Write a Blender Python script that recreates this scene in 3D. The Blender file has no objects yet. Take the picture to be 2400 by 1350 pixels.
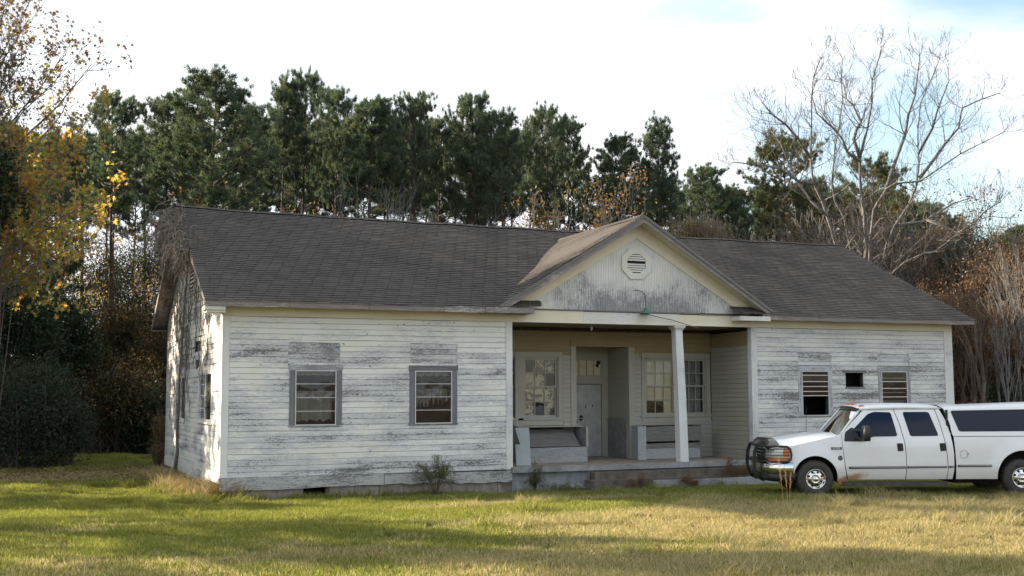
import bpy, math, random, numpy as np
from mathutils import Vector, Matrix, noise as mnoise
from mathutils.geometry import delaunay_2d_cdt
SC = bpy.context.scene
COL = SC.collection
random.seed(7)
R = math.radians
# ------------------------------------------------------------------ camera
F_PX = 2666.82
CAM = np.array([-4.0867, -26.6584, 1.8755]); PITCH = 0.09315; ROLL = -0.00436; YAW = 1.17033
FW = np.array([math.cos(YAW) * math.cos(PITCH), math.sin(YAW) * math.cos(PITCH), math.sin(PITCH)])
RT = np.array([math.sin(YAW), -math.cos(YAW), 0.0]); UP = np.cross(RT, FW)
cr, sr = math.cos(ROLL), math.sin(ROLL)
CX = cr * RT + sr * UP; CY = -sr * RT + cr * UP
cam_data = bpy.data.cameras.new('camera'); cam_data.sensor_width = 36; cam_data.lens = F_PX / 2400 * 36
cam_data.clip_start = 0.1; cam_data.clip_end = 3000
cam = bpy.data.objects.new('camera', cam_data); COL.objects.link(cam)
cam.matrix_world = Matrix(((CX[0], CY[0], -FW[0], CAM[0]), (CX[1], CY[1], -FW[1], CAM[1]), (CX[2], CY[2], -FW[2], CAM[2]), (0, 0, 0, 1)))
SC.camera = cam
def at(x, y, D):
    """world point that lies D metres deep on the sight line through photograph point (x, y)"""
    a, b = x - 1200, y - 675
    u = cr * a + sr * b; v = -sr * a + cr * b
    return CAM + (RT * u / F_PX - UP * v / F_PX + FW) * D
# ------------------------------------------------------------------ light and sky
SUN_EL = R(20); SUN_H = (-0.75, 0.66)
_h = math.hypot(*SUN_H)
S = Vector((SUN_H[0] / _h * math.cos(SUN_EL), SUN_H[1] / _h * math.cos(SUN_EL), math.sin(SUN_EL)))
sd = bpy.data.lights.new('sun', 'SUN'); sd.energy = 5.0; sd.angle = R(0.53); sd.color = (1.0, 0.83, 0.62)
sun = bpy.data.objects.new('sun', sd); COL.objects.link(sun); sun.rotation_euler = S.to_track_quat('Z', 'Y').to_euler(); sun.location = (0, 0, 60)
world = bpy.data.worlds.new('World'); SC.world = world; world.use_nodes = True
SC.view_settings.view_transform = 'Standard'; SC.view_settings.look = 'None'
SC.view_settings.exposure = 1.72; SC.view_settings.gamma = 1; SC.view_settings.use_curve_mapping = False
SC.render.engine = 'CYCLES'
SC.cycles.max_bounces = 7; SC.cycles.diffuse_bounces = 3; SC.cycles.glossy_bounces = 3; SC.cycles.transmission_bounces = 6
SC.cycles.transparent_max_bounces = 12; SC.cycles.use_denoising = True

class NT:
    def __init__(s, tree): s.t = tree; s.L = tree.links
    def n(s, ty, **kw):
        nd = s.t.nodes.new(ty)
        for k, v in kw.items(): setattr(nd, k, v)
        return nd
    def put(s, sock, v):
        if v is None: return
        if hasattr(v, 'is_output') or isinstance(v, bpy.types.NodeSocket): s.L.new(v, sock)
        elif isinstance(v, (tuple, list)) and len(v) == 3 and sock.type == 'RGBA': sock.default_value = (*v, 1)
        else: sock.default_value = v
    def m(s, op, a, b=None, c=None, clamp=False):
        nd = s.n('ShaderNodeMath', operation=op, use_clamp=clamp)
        s.put(nd.inputs[0], a); s.put(nd.inputs[1], b); s.put(nd.inputs[2], c); return nd.outputs[0]
    def vm(s, op, a, b=None):
        nd = s.n('ShaderNodeVectorMath', operation=op); s.put(nd.inputs[0], a); s.put(nd.inputs[1], b)
        return nd.outputs[1] if op in ('DOT_PRODUCT', 'LENGTH') else nd.outputs[0]
    def mix(s, f, a, b, blend='MIX'):
        nd = s.n('ShaderNodeMix', data_type='RGBA', blend_type=blend); nd.clamp_factor = True
        s.put(nd.inputs[0], f); s.put(nd.inputs[6], a); s.put(nd.inputs[7], b); return nd.outputs[2]
    def noise(s, vec, scale, detail=4, rough=0.55, dist=0.0):
        nd = s.n('ShaderNodeTexNoise'); s.put(nd.inputs['Vector'], vec); nd.inputs['Scale'].default_value = scale
        nd.inputs['Detail'].default_value = detail; nd.inputs['Roughness'].default_value = rough; nd.inputs['Distortion'].default_value = dist
        return nd.outputs[0]
    def ss(s, v, lo, hi):
        nd = s.n('ShaderNodeMapRange', interpolation_type='SMOOTHSTEP'); s.put(nd.inputs[0], v)
        nd.inputs[1].default_value = lo; nd.inputs[2].default_value = hi; return nd.outputs[0]
    def pos(s): return s.n('ShaderNodeNewGeometry').outputs['Position']
    def rnd(s): return s.n('ShaderNodeObjectInfo').outputs['Random']
    def att(s, name='rnd'): return s.n('ShaderNodeAttribute', attribute_name=name).outputs['Fac']
    def ramp(s, f, stops):
        nd = s.n('ShaderNodeValToRGB'); s.put(nd.inputs[0], f); e = nd.color_ramp.elements
        while len(e) < len(stops): e.new(0.5)
        for el, (p, c) in zip(e, stops): el.position = p; el.color = (*c, 1) if len(c) == 3 else c
        return nd.outputs[0]
    def bump(s, h, strength=0.3, dist=0.01):
        nd = s.n('ShaderNodeBump'); nd.inputs['Strength'].default_value = strength; nd.inputs['Distance'].default_value = dist
        s.put(nd.inputs['Height'], h); return nd.outputs[0]

def new_mat(name):
    m = bpy.data.materials.new(name); m.use_nodes = True
    t = NT(m.node_tree); b = m.node_tree.nodes['Principled BSDF']; return m, t, b
def simple(name, col, rough=0.6, metal=0.0, spec=0.5, var=0.0, vscale=6.0, coat=0.0):
    m, t, b = new_mat(name)
    if var:
        f = t.noise(t.pos(), vscale, 6, 0.65); c = t.mix(t.ss(f, .3, .7), tuple(x * (1 - var) for x in col), tuple(min(1, x * (1 + var)) for x in col))
        t.put(b.inputs['Base Color'], c)
        t.put(b.inputs['Normal'], t.bump(t.noise(t.pos(), vscale * 8, 5), .25, .01))
    else: b.inputs['Base Color'].default_value = (*col, 1)
    b.inputs['Roughness'].default_value = rough; b.inputs['Metallic'].default_value = metal
    b.inputs['Specular IOR Level'].default_value = spec; b.inputs['Coat Weight'].default_value = coat; b.inputs['Coat Roughness'].default_value = 0.04
    return m

# sky: Nishita plus thin cloud
wt = NT(world.node_tree); wbg = world.node_tree.nodes['Background']
sky = wt.n('ShaderNodeTexSky', sky_type='NISHITA', sun_disc=False); sky.sun_elevation = SUN_EL
sky.sun_rotation = math.atan2(S.x, S.y); sky.air_density = 1.0; sky.dust_density = 1.5; sky.ozone_density = 1.2
wdir = wt.vm('NORMALIZE', wt.n('ShaderNodeTexCoord').outputs['Generated'])
sep = wt.n('ShaderNodeSeparateXYZ'); wt.L.new(wdir, sep.inputs[0])
zz = wt.m('MAXIMUM', sep.outputs[2], 0.0)
den = wt.m('ADD', zz, 0.22)
cmb = wt.n('ShaderNodeCombineXYZ'); wt.L.new(wt.m('DIVIDE', sep.outputs[0], den), cmb.inputs[0]); wt.L.new(wt.m('DIVIDE', sep.outputs[1], den), cmb.inputs[1])
cmb.inputs[2].default_value = 0.3
cl = wt.noise(cmb.outputs[0], 1.15, 9, 0.52, 0.25)
sundot = wt.vm('DOT_PRODUCT', wdir, tuple(S))
veil = wt.m('MULTIPLY', wt.ss(sundot, 0.02, 0.50), 0.85)
cover = wt.m('ADD', wt.ss(cl, 0.43, 0.56), veil, clamp=True)
cloudcol = wt.mix(wt.ss(wt.noise(cmb.outputs[0], 2.3, 6, 0.5), .35, .7), (3.3, 3.5, 3.8), (4.4, 4.45, 4.5))
skyblue = wt.mix(1.0, sky.outputs[0], (1.15, 1.1, 1.0), 'MULTIPLY')
wt.put(wbg.inputs[0], wt.mix(cover, skyblue, cloudcol)); wbg.inputs[1].default_value = 0.1

# ------------------------------------------------------------------ mesh helpers
def nz(x, y, z=0.0): return mnoise.noise(Vector((x, y, z)))
class MB:
    """collects faces, becomes one mesh"""
    def __init__(s): s.v = []; s.f = []; s.r = []; s.mi = []; s.cm = 0
    def face(s, pts, r=None, idx=None):
        b = len(s.v); s.v.extend([tuple(p) for p in pts]); s.f.append(tuple(range(b, b + len(pts)))); s.r.append(random.random() if r is None else r); s.mi.append(s.cm)
    def box(s, x0, x1, y0, y1, z0, z1, r=None, M=None):
        r = random.random() if r is None else r
        P = [(x, y, z) for z in (z0, z1) for y in (y0, y1) for x in (x0, x1)]
        if M is not None: P = [tuple(M @ Vector(p)) for p in P]
        b = len(s.v); s.v.extend(P)
        for f in ((0, 2, 3, 1), (4, 5, 7, 6), (0, 1, 5, 4), (2, 6, 7, 3), (0, 4, 6, 2), (1, 3, 7, 5)):
            s.f.append(tuple(b + i for i in f)); s.r.append(r); s.mi.append(s.cm)
        return s
    def prism(s, poly, a, b, axis='y', r=None):
        """2D polygon extruded along axis from a to b. poly coords are the two other axes in order"""
        r = random.random() if r is None else r
        def mk(p, t): return (t, p[0], p[1]) if axis == 'x' else ((p[0], t, p[1]) if axis == 'y' else (p[0], p[1], t))
        n = len(poly); base = len(s.v)
        s.v.extend([mk(p, a) for p in poly] + [mk(p, b) for p in poly])
        s.f.append(tuple(base + i for i in range(n))); s.f.append(tuple(base + n + i for i in reversed(range(n)))); s.r += [r, r]; s.mi += [s.cm] * 2
        for i in range(n):
            j = (i + 1) % n; s.f.append((base + i, base + n + i, base + n + j, base + j)); s.r.append(r); s.mi.append(s.cm)
        return s
    def tube(s, pts, rad, n=6, cap=True, r=None):
        r = random.random() if r is None else r
        k = len(pts)
        if not hasattr(rad, '__len__'): rad = [rad] * k
        base = len(s.v); up = None
        P = [Vector(p) for p in pts]
        for i in range(k):
            d = (P[min(i + 1, k - 1)] - P[max(i - 1, 0)])
            if d.length < 1e-9: d = Vector((0, 0, 1))
            d.normalize()
            if up is None: up = d.orthogonal().normalized()
            u = (up - d * up.dot(d))
            if u.length < 1e-5: u = d.orthogonal()
            u.normalize(); up = u; w = d.cross(u)
            for j in range(n):
                a = 2 * math.pi * j / n; q = P[i] + (u * math.cos(a) + w * math.sin(a)) * rad[i]; s.v.append((q.x, q.y, q.z))
        for i in range(k - 1):
            for j in range(n):
                a = base + i * n + j; b = base + i * n + (j + 1) % n
                s.f.append((a, b, b + n, a + n)); s.r.append(r); s.mi.append(s.cm)
        if cap and n > 3:
            s.f.append(tuple(base + j for j in reversed(range(n)))); s.f.append(tuple(base + (k - 1) * n + j for j in range(n))); s.r += [r, r]; s.mi += [s.cm] * 2
        return s
    def lathe(s, prof, n=24, axis='y', c=(0, 0, 0), r=None, closed=False):
        """prof: list of (radius, along)"""
        r = random.random() if r is None else r
        base = len(s.v)
        for (q, t) in prof:
            for j in range(n):
                a = 2 * math.pi * j / n; u, w = q * math.cos(a), q * math.sin(a)
                p = (u, t, w) if axis == 'y' else ((t, u, w) if axis == 'x' else (u, w, t))
                s.v.append((p[0] + c[0], p[1] + c[1], p[2] + c[2]))
        for i in range(len(prof) - 1):
            for j in range(n):
                a = base + i * n + j; b = base + i * n + (j + 1) % n; s.f.append((a, b, b + n, a + n)); s.r.append(r); s.mi.append(s.cm)
        return s
    def build(s, name, mat=None, parent=None, smooth=False, coll=None):
        me = bpy.data.meshes.new(name); me.from_pydata(s.v, [], s.f); 
        if s.r:
            at_ = me.attributes.new('rnd', 'FLOAT', 'FACE'); at_.data.foreach_set('value', np.array(s.r, dtype=np.float32))
        if smooth: me.polygons.foreach_set('use_smooth', [True] * len(me.polygons))
        mats = mat if isinstance(mat, (list, tuple)) else [mat]
        for q in mats:
            if q: me.materials.append(q)
        if len(mats) > 1: me.polygons.foreach_set('material_index', s.mi)
        me.update()
        return link(name, me, parent, coll)
def link(name, me, parent=None, coll=None):
    o = bpy.data.objects.new(name, me); (coll or COL).objects.link(o)
    if parent is not None: o.parent = parent
    return o
def arr_mesh(name, V, Fq, rnd=None, mat=None, smooth=False):
    """V (n,3), Fq (m,k) equal sized faces"""
    V = np.asarray(V, np.float32); Fq = np.asarray(Fq, np.int32); m, k = Fq.shape
    me = bpy.data.meshes.new(name); me.vertices.add(len(V)); me.vertices.foreach_set('co', V.ravel())
    me.loops.add(m * k); me.loops.foreach_set('vertex_index', Fq.ravel())
    me.polygons.add(m); me.polygons.foreach_set('loop_start', np.arange(0, m * k, k, dtype=np.int32)); me.polygons.foreach_set('loop_total', np.full(m, k, np.int32))
    if rnd is not None:
        a = me.attributes.new('rnd', 'FLOAT', 'FACE'); a.data.foreach_set('value', np.asarray(rnd, np.float32))
    if mat: me.materials.append(mat)
    me.update(calc_edges=True); return me
def empty(name, loc=(0, 0, 0), rz=0.0, label=None, cat=None, group=None, parent=None):
    o = bpy.data.objects.new(name, None); COL.objects.link(o); o.location = loc; o.rotation_euler = (0, 0, rz); o.empty_display_size = .2
    if parent is not None: o.parent = parent
    return tag(o, label, cat, group)
def tag(o, label=None, cat=None, group=None, kind=None):
    if label: o['label'] = label
    if cat: o['category'] = cat
    if group: o['group'] = group
    if kind: o['kind'] = kind
    return o
def smooth01(a, b, x):
    t = max(0.0, min(1.0, (x - a) / (b - a))); return t * t * (3 - 2 * t)
def gz(x, y):
    z = -0.43 + 0.13 * smooth01(-2.5, -7, y) - 0.09 * smooth01(2, 9, x) * smooth01(-6, -1, y) * (1 - smooth01(15, 24, x))
    z += 0.05 * smooth01(14, 20, x) * smooth01(-12, -6, y)
    z -= 0.11 * smooth01(-2.2, -.7, y) * smooth01(-.6, .3, x) * (1 - smooth01(14, 16, x))
    z += 0.035 * nz(x * .35, y * .35, 1.7) + 0.02 * nz(x * .9, y * .9, 4.2)
    return z
def copy_tree(o, loc=None, rz=None, scale=None, label=None, group=None, parent=None):
    c = o.copy(); COL.objects.link(c); c.parent = parent
    if loc is not None: c.location = loc
    if rz is not None: c.rotation_euler = (c.rotation_euler[0], c.rotation_euler[1], rz)
    if scale is not None: c.scale = scale if hasattr(scale, '__len__') else (scale,) * 3
    if label: c['label'] = label
    if group: c['group'] = group
    for ch in list(o.children): copy_tree(ch, parent=c)
    return c

# ------------------------------------------------------------------ materials
def paint_mat(name, paint=(.70, .71, .70), amount=0.5, vertical=False, wood=(.26, .26, .27), grain=1.0, dirt=0.25, zwear=None):
    m, t, b = new_mat(name)
    mp = t.n('ShaderNodeMapping'); t.L.new(t.pos(), mp.inputs[0]); mp.inputs['Scale'].default_value = (9, 9, .6) if vertical else (1, 1, 9)
    p = mp.outputs[0]; rr = t.rnd()
    off = t.vm('ADD', p, t.vm('MULTIPLY', (17.0, 9.0, 5.0), rr)) if False else p
    fine = t.noise(p, 5.0, 10, 0.78, 0.2)
    mp2 = t.n('ShaderNodeMapping'); t.L.new(t.pos(), mp2.inputs[0]); mp2.inputs['Scale'].default_value = (1, 1, .8) if vertical else (.6, .6, 1.5)
    big = t.noise(mp2.outputs[0], 0.9, 4, 0.6)
    chips = t.noise(t.pos(), 22, 6, 0.75)
    val = t.m('ADD', t.m('MULTIPLY', fine, 0.62), t.m('MULTIPLY', big, 0.50))
    val = t.m('ADD', val, t.m('MULTIPLY', rr, 0.07)); val = t.m('ADD', val, t.m('MULTIPLY', chips, 0.28))
    if zwear:
        sz = t.n('ShaderNodeSeparateXYZ'); t.L.new(t.pos(), sz.inputs[0]); wx = t.ss(t.m('ABSOLUTE', t.m('SUBTRACT', sz.outputs[0], 10.9)), 3.0, 1.2)
        val = t.m('ADD', val, t.m('MULTIPLY', t.m('MULTIPLY', t.ss(sz.outputs[2], zwear[0], zwear[1]), wx), zwear[2]))
    th = 0.98 - 0.34 * amount
    bare = t.m('MULTIPLY', t.ss(val, th - 0.02, th + 0.07), .9)
    thin = t.ss(val, th - 0.14, th + 0.0)
    mpg = t.n('ShaderNodeMapping'); t.L.new(t.pos(), mpg.inputs[0]); mpg.inputs['Scale'].default_value = (26, 26, 1.2) if vertical else (1.2, 1.2, 26)
    g = t.noise(mpg.outputs[0], 2.6, 6, 0.7, 0.6)
    woodc = t.ramp(g, [(0.28, tuple(x * .35 for x in wood)), (0.48, tuple(x * .85 for x in wood)), (0.7, tuple(x * 1.45 for x in wood))])
    tint = t.mix(t.ss(t.noise(t.pos(), 1.3, 5), .3, .75), paint, tuple(x * f for x, f in zip(paint, (.93, .9, .82))))
    tint = t.mix(t.m('MULTIPLY', rr, dirt), tint, tuple(x * .72 for x in paint))
    worn = t.mix(t.m('MULTIPLY', thin, 0.5), tint, tuple(x * .62 for x in (.74, .76, .80)))
    crack = t.m('MULTIPLY', t.ss(g, .36, .30), t.m('ADD', t.m('MULTIPLY', thin, .6), .12 * grain))
    worn = t.mix(crack, worn, (.10, .10, .10))
    c = t.mix(bare, worn, woodc)
    t.put(b.inputs['Base Color'], c); b.inputs['Roughness'].default_value = 0.72; b.inputs['Specular IOR Level'].default_value = 0.3
    h = t.m('ADD', t.m('MULTIPLY', bare, -0.6), t.m('MULTIPLY', g, 0.5))
    t.put(b.inputs['Normal'], t.bump(h, 0.5, 0.006)); return m
def siding_mat(name, paint=(.77, .765, .74), lo=.319, hi=.62):
    """old white house paint: crisp flakes down to grey primer and bare wood, in drifts that run across boards"""
    m, t, b = new_mat(name); p = t.pos(); sp = t.n('ShaderNodeSeparateXYZ'); t.L.new(p, sp.inputs[0]); rr = t.rnd()
    def mapped(v): q = t.n('ShaderNodeMapping'); t.L.new(p, q.inputs[0]); q.inputs['Scale'].default_value = v; return q.outputs[0]
    drift = t.noise(mapped((.42, .42, 2.4)), 1.25, 4, .6)
    lowz = t.m('MULTIPLY', t.ss(sp.outputs[2], 3.35, 2.7), .12)
    drift = t.m('ADD', t.m('ADD', drift, lowz), t.m('MULTIPLY', t.m('SUBTRACT', rr, .5), .10))
    fl = t.noise(mapped((1, 1, 5.0)), 5.5, 10, .80)
    fl2 = t.noise(mapped((1, 1, 4.0)), 15.0, 9, .82)
    v1 = t.m('ADD', t.m('MULTIPLY', drift, .75), t.m('MULTIPLY', fl, .70))
    primer = t.ss(v1, lo + .43, lo + .485)
    v2 = t.m('ADD', t.m('MULTIPLY', drift, .55), t.m('MULTIPLY', fl2, .80))
    bare = t.ss(v2, lo + .475, lo + .505)
    # boards crack open along their lower edges
    edge = t.m('FRACT', t.m('DIVIDE', t.m('ADD', sp.outputs[2], 1.325), .1325))
    nearjoint = t.m('ADD', t.ss(edge, .12, .0), t.ss(edge, .74, .92), clamp=True)
    v3 = t.m('ADD', v2, t.m('MULTIPLY', nearjoint, .05)); chipd = t.ss(v3, lo + .50, lo + .52)
    g = t.noise(mapped((1.3, 1.3, 30)), 2.8, 6, .7, .5)
    tint = t.mix(t.ss(t.noise(p, .9, 5), .35, .75), paint, tuple(x * f for x, f in zip(paint, (.95, .92, .83))))
    tint = t.mix(t.m('MULTIPLY', t.ss(sp.outputs[2], .55, .0), .45), tint, (.55, .53, .44))
    tint = t.mix(t.m('MULTIPLY', rr, .16), tint, tuple(x * .80 for x in paint))
    tint = t.mix(t.m('MULTIPLY', t.ss(t.noise(p, 60, 3), .55, .7), .25), tint, tuple(x * .7 for x in paint))
    c = t.mix(t.m('MULTIPLY', primer, .85), tint, t.mix(g, (.45, .46, .48), (.64, .645, .665)))
    c = t.mix(t.m('MULTIPLY', bare, .8), c, t.mix(g, (.16, .16, .165), (.38, .38, .385)))
    c = t.mix(t.m('MULTIPLY', chipd, .75), c, (.10, .098, .095))
    nail = t.ss(t.noise(p, 16, 1, .2), .80, .82); c = t.mix(nail, c, (.05, .045, .04))
    t.put(b.inputs['Base Color'], c); b.inputs['Roughness'].default_value = .7; b.inputs['Specular IOR Level'].default_value = .3
    t.put(b.inputs['Normal'], t.bump(t.m('ADD', t.m('MULTIPLY', t.m('ADD', primer, bare), -.5), t.m('MULTIPLY', g, .4)), .55, .006)); return m
M = {}
M['joint'] = simple('joint_shade', (.34, .335, .315), .9)  # recess faces coloured darker to draw the shade line between boards
M['siding'] = siding_mat('siding_flaking'); M['siding_worse'] = siding_mat('siding_side_wall', (.72, .72, .70), .296)
M['siding_old'] = paint_mat('siding_paint', (.72, .73, .72), 0.62, wood=(.34, .345, .36))
M['siding_old2'] = paint_mat('siding_peeling', (.70, .71, .72), 0.80, wood=(.32, .325, .345))
M['siding_cream'] = paint_mat('siding_cream', (.31, .245, .14), 0.14, grain=.6)  # tan upper porch boards, colour deepened further for the porch shade
M['siding_porch'] = paint_mat('siding_porch', (.40, .38, .335), 0.24, grain=.6)  # porch copy of the siding paint, shade put into its darker colour
M['trim'] = paint_mat('trim_paint', (.72, .73, .73), 0.42, vertical=True)
M['trim_h'] = paint_mat('trim_paint_flat', (.70, .69, .64), 0.40)
M['cream'] = paint_mat('cream_paint', (.72, .67, .54), 0.10, grain=.5, dirt=.1)
M['tan'] = paint_mat('tan_paint', (.42, .33, .20), 0.12, grain=.5)
M['bead'] = paint_mat('bead_paint', (.76, .755, .73), 0.53, vertical=True, zwear=(5.3, 4.1, .17))
M['casing'] = paint_mat('bare_casing_wood', (.42, .43, .46), 1.2, vertical=True, wood=(.15, .15, .17))
M['casing_h'] = paint_mat('bare_casing_head', (.45, .46, .48), 1.15, wood=(.13, .13, .14))
M['casing_lt'] = paint_mat('thin_casing', (.56, .57, .60), 0.85, vertical=True)
M['casing_lt_h'] = paint_mat('thin_casing_head', (.52, .53, .56), 0.95)
M['patch'] = paint_mat('infill_board', (.64, .65, .66), 0.72, wood=(.19, .19, .20))
M['skirt'] = paint_mat('skirt_wood', (.44, .44, .42), 0.75, wood=(.17, .165, .155))
M['fascia'] = paint_mat('fascia_wood', (.50, .49, .48), 0.98, wood=(.20, .175, .165))
M['bin'] = paint_mat('bin_boards', (.25, .27, .29), 0.62, wood=(.22, .22, .22))
M['bin_v'] = paint_mat('bin_boards_upright', (.33, .37, .39), 0.45, vertical=True, wood=(.24, .25, .26))
M['raw'] = paint_mat('raw_board', (.3, .29, .26), 1.2, wood=(.15, .145, .135))
M['dark_wood'] = simple('dark_lumber', (.05, .042, .035), .8, var=.4)
M['concrete'] = simple('old_concrete', (.30, .30, .29), .9, var=.3, vscale=3)
M['concrete_blue'] = simple('painted_concrete', (.25, .26, .27), .85, var=.28, vscale=3.5)
M['porch_floor'] = simple('porch_floor', (.27, .22, .17), .8, var=.35, vscale=3)
M['block'] = simple('foundation_block', (.25, .21, .18), .9, var=.3, vscale=4)
M['step'] = simple('brown_step', (.115, .095, .078), .9, var=.4, vscale=4)
M['door'] = simple('grey_door_paint', (.40, .39, .375), .6, var=.14, vscale=3)
M['wainscot'] = simple('grey_wainscot', (.22, .22, .22), .7, var=.2)
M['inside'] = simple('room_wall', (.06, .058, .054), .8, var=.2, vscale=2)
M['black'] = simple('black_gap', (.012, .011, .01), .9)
M['alu'] = simple('storm_frame', (.55, .55, .55), .4, metal=.2)
M['green'] = simple('green_enamel', (.07, .16, .11), .5, var=.25)
M['rust'] = simple('rusty_conduit', (.15, .13, .11), .7, var=.4, vscale=20)
M['curtain'] = simple('curtain_cloth', (.30, .30, .29), .9, var=.15, vscale=4)
def reflection_sheet():  # dark tree reflections painted as blotches on a tan sheet
    m, t, b = new_mat('painted_reflections'); n = t.noise(t.pos(), 3.2, 5, .6, 1.6)
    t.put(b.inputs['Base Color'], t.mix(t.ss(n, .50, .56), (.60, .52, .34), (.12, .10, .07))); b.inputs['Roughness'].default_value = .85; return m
M['sheet_reflections'] = reflection_sheet()
M['paper'] = simple('yellowed_paper', (.62, .54, .36), .85, var=.12, vscale=2.5)
def glass_mat(name, tint=(.9, .92, .9), spec=1.0, dust=0.022):
    m, t, b = new_mat(name); nt = m.node_tree; nt.nodes.remove(b)
    tr = t.n('ShaderNodeBsdfTransparent'); tr.inputs[0].default_value = (*tint, 1)
    gl = t.n('ShaderNodeBsdfGlossy'); gl.inputs['Roughness'].default_value = 0.02
    t.put(gl.inputs['Normal'], t.bump(t.noise(t.pos(), 2.2, 2), 0.06, 0.05))
    df = t.n('ShaderNodeBsdfDiffuse'); df.inputs[0].default_value = (.5, .48, .44, 1)
    fr = t.n('ShaderNodeFresnel'); fr.inputs[0].default_value = 1.5
    mx = t.n('ShaderNodeMixShader'); t.put(mx.inputs[0], t.m('ADD', t.m('MULTIPLY', fr.outputs[0], 1.15), .01, clamp=True)); t.L.new(tr.outputs[0], mx.inputs[1]); t.L.new(gl.outputs[0], mx.inputs[2])
    m2 = t.n('ShaderNodeMixShader'); t.put(m2.inputs[0], t.m('MULTIPLY', t.ss(t.noise(t.pos(), 5, 6, .7), .35, .8), dust * 3)); t.L.new(mx.outputs[0], m2.inputs[1]); t.L.new(df.outputs[0], m2.inputs[2])
    t.L.new(m2.outputs[0], nt.nodes['Material Output'].inputs[0]); return m
M['glass'] = glass_mat('window_glass'); M['screen'] = glass_mat('insect_screen', (.45, .45, .45), dust=.1)
M['windscreen'] = glass_mat('windscreen_glass', (.72, .78, .74), dust=.015)
# shingles
def shingle_mat():
    m, t, b = new_mat('asphalt_shingle'); p = t.pos(); a = t.att()
    c = t.ramp(a, [(0, (.055, .049, .045)), (.5, (.064, .057, .052)), (1, (.074, .066, .060))])
    stain = t.ss(t.noise(p, .38, 3, .5), .45, .68)
    mpS = t.n('ShaderNodeMapping'); t.L.new(p, mpS.inputs[0]); mpS.inputs['Scale'].default_value = (2.2, .25, .5)
    c = t.mix(t.m('MULTIPLY', t.ss(t.noise(mpS.outputs[0], 1.0, 5, .6), .5, .72), .45), c, (.034, .032, .032))
    c = t.mix(t.m('MULTIPLY', stain, .6), c, (.036, .033, .034))
    c = t.mix(t.m('MULTIPLY', t.ss(t.noise(p, .8, 5, .6), .5, .8), .35), c, (.125, .105, .088))
    c = t.mix(t.m('MULTIPLY', t.ss(t.noise(p, 90, 3, .6), .5, .75), .5), c, (.17, .16, .15))
    t.put(b.inputs['Base Color'], c); b.inputs['Roughness'].default_value = .85; b.inputs['Specular IOR Level'].default_value = .25
    t.put(b.inputs['Normal'], t.bump(t.noise(p, 70, 4, .7), .4, .01)); return m
M['shingle'] = shingle_mat()
def leaf_mat(name, stops, tr=0.35, rough=0.55, ovar=0.25, worldvar=0.0):
    m, t, b = new_mat(name); nt = m.node_tree; nt.nodes.remove(b)
    c = t.ramp(t.att(), stops)
    c = t.mix(t.m('MULTIPLY', t.rnd(), ovar), c, tuple(.45 * sum(s[1][i] for s in stops) / len(stops) for i in range(3)))
    df = t.n('ShaderNodeBsdfDiffuse'); t.put(df.inputs[0], c)
    tl = t.n('ShaderNodeBsdfTranslucent'); t.put(tl.inputs[0], t.mix(1, c, (1.25, 1.25, .8), 'MULTIPLY'))
    mx = t.n('ShaderNodeMixShader'); mx.inputs[0].default_value = tr; t.L.new(df.outputs[0], mx.inputs[1]); t.L.new(tl.outputs[0], mx.inputs[2])
    gl = t.n('ShaderNodeBsdfGlossy'); gl.inputs['Roughness'].default_value = rough; gl.inputs[0].default_value = (.5, .5, .5, 1)
    m2 = t.n('ShaderNodeMixShader'); m2.inputs[0].default_value = .05; t.L.new(mx.outputs[0], m2.inputs[1]); t.L.new(gl.outputs[0], m2.inputs[2])
    t.L.new(m2.outputs[0], nt.nodes['Material Output'].inputs[0]); return m
M['pine'] = leaf_mat('pine_needles', [(0, (.036, .068, .050)), (.5, (.068, .108, .072)), (.85, (.11, .145, .085)), (1, (.16, .14, .085))], .45)  # needle tones raised to stand in for haze over the treetops
M['pine_olive'] = leaf_mat('pine_needles_olive', [(0, (.06, .075, .03)), (.6, (.11, .125, .045)), (1, (.16, .15, .06))])
M['cedar'] = leaf_mat('cedar_foliage', [(0, (.010, .026, .012)), (1, (.03, .055, .022))], .2)
M['privet'] = leaf_mat('privet_foliage', [(0, (.014, .028, .016)), (.7, (.032, .052, .030)), (1, (.07, .088, .06))], .3)
M['yellowgreen'] = leaf_mat('yellow_green_leaves', [(0, (.07, .10, .02)), (.6, (.14, .16, .03)), (1, (.30, .24, .03))], .45)
M['gum'] = leaf_mat('sweetgum_leaves', [(0, (.20, .24, .06)), (.4, (.38, .35, .08)), (.68, (.56, .38, .09)), (.9, (.58, .25, .06)), (1, (.40, .12, .04))], .62)
M['gum_dry'] = leaf_mat('sweetgum_dry_leaves', [(0, (.13, .10, .055)), (.6, (.19, .12, .06)), (1, (.26, .14, .055))], .4)
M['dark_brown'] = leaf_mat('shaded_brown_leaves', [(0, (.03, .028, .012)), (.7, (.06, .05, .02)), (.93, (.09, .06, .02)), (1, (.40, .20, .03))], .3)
M['oak_brown'] = leaf_mat('brown_oak_leaves', [(0, (.075, .06, .035)), (.5, (.14, .085, .05)), (.85, (.20, .10, .05)), (1, (.32, .17, .05))], .32)
M['litter'] = leaf_mat('fallen_leaves', [(0, (.10, .06, .035)), (.6, (.22, .14, .08)), (1, (.34, .24, .15))], .15)
M['fennel'] = leaf_mat('dog_fennel', [(0, (.08, .105, .05)), (1, (.17, .18, .10))], .4)
M['straw'] = leaf_mat('dry_straw', [(0, (.30, .21, .11)), (.6, (.46, .34, .19)), (1, (.60, .47, .30))], .3)
M['red_straw'] = leaf_mat('red_broomsedge', [(0, (.30, .17, .10)), (1, (.46, .31, .20))], .3)
M['bark_pine'] = simple('pine_bark', (.085, .066, .055), .95, var=.45, vscale=5)
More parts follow.
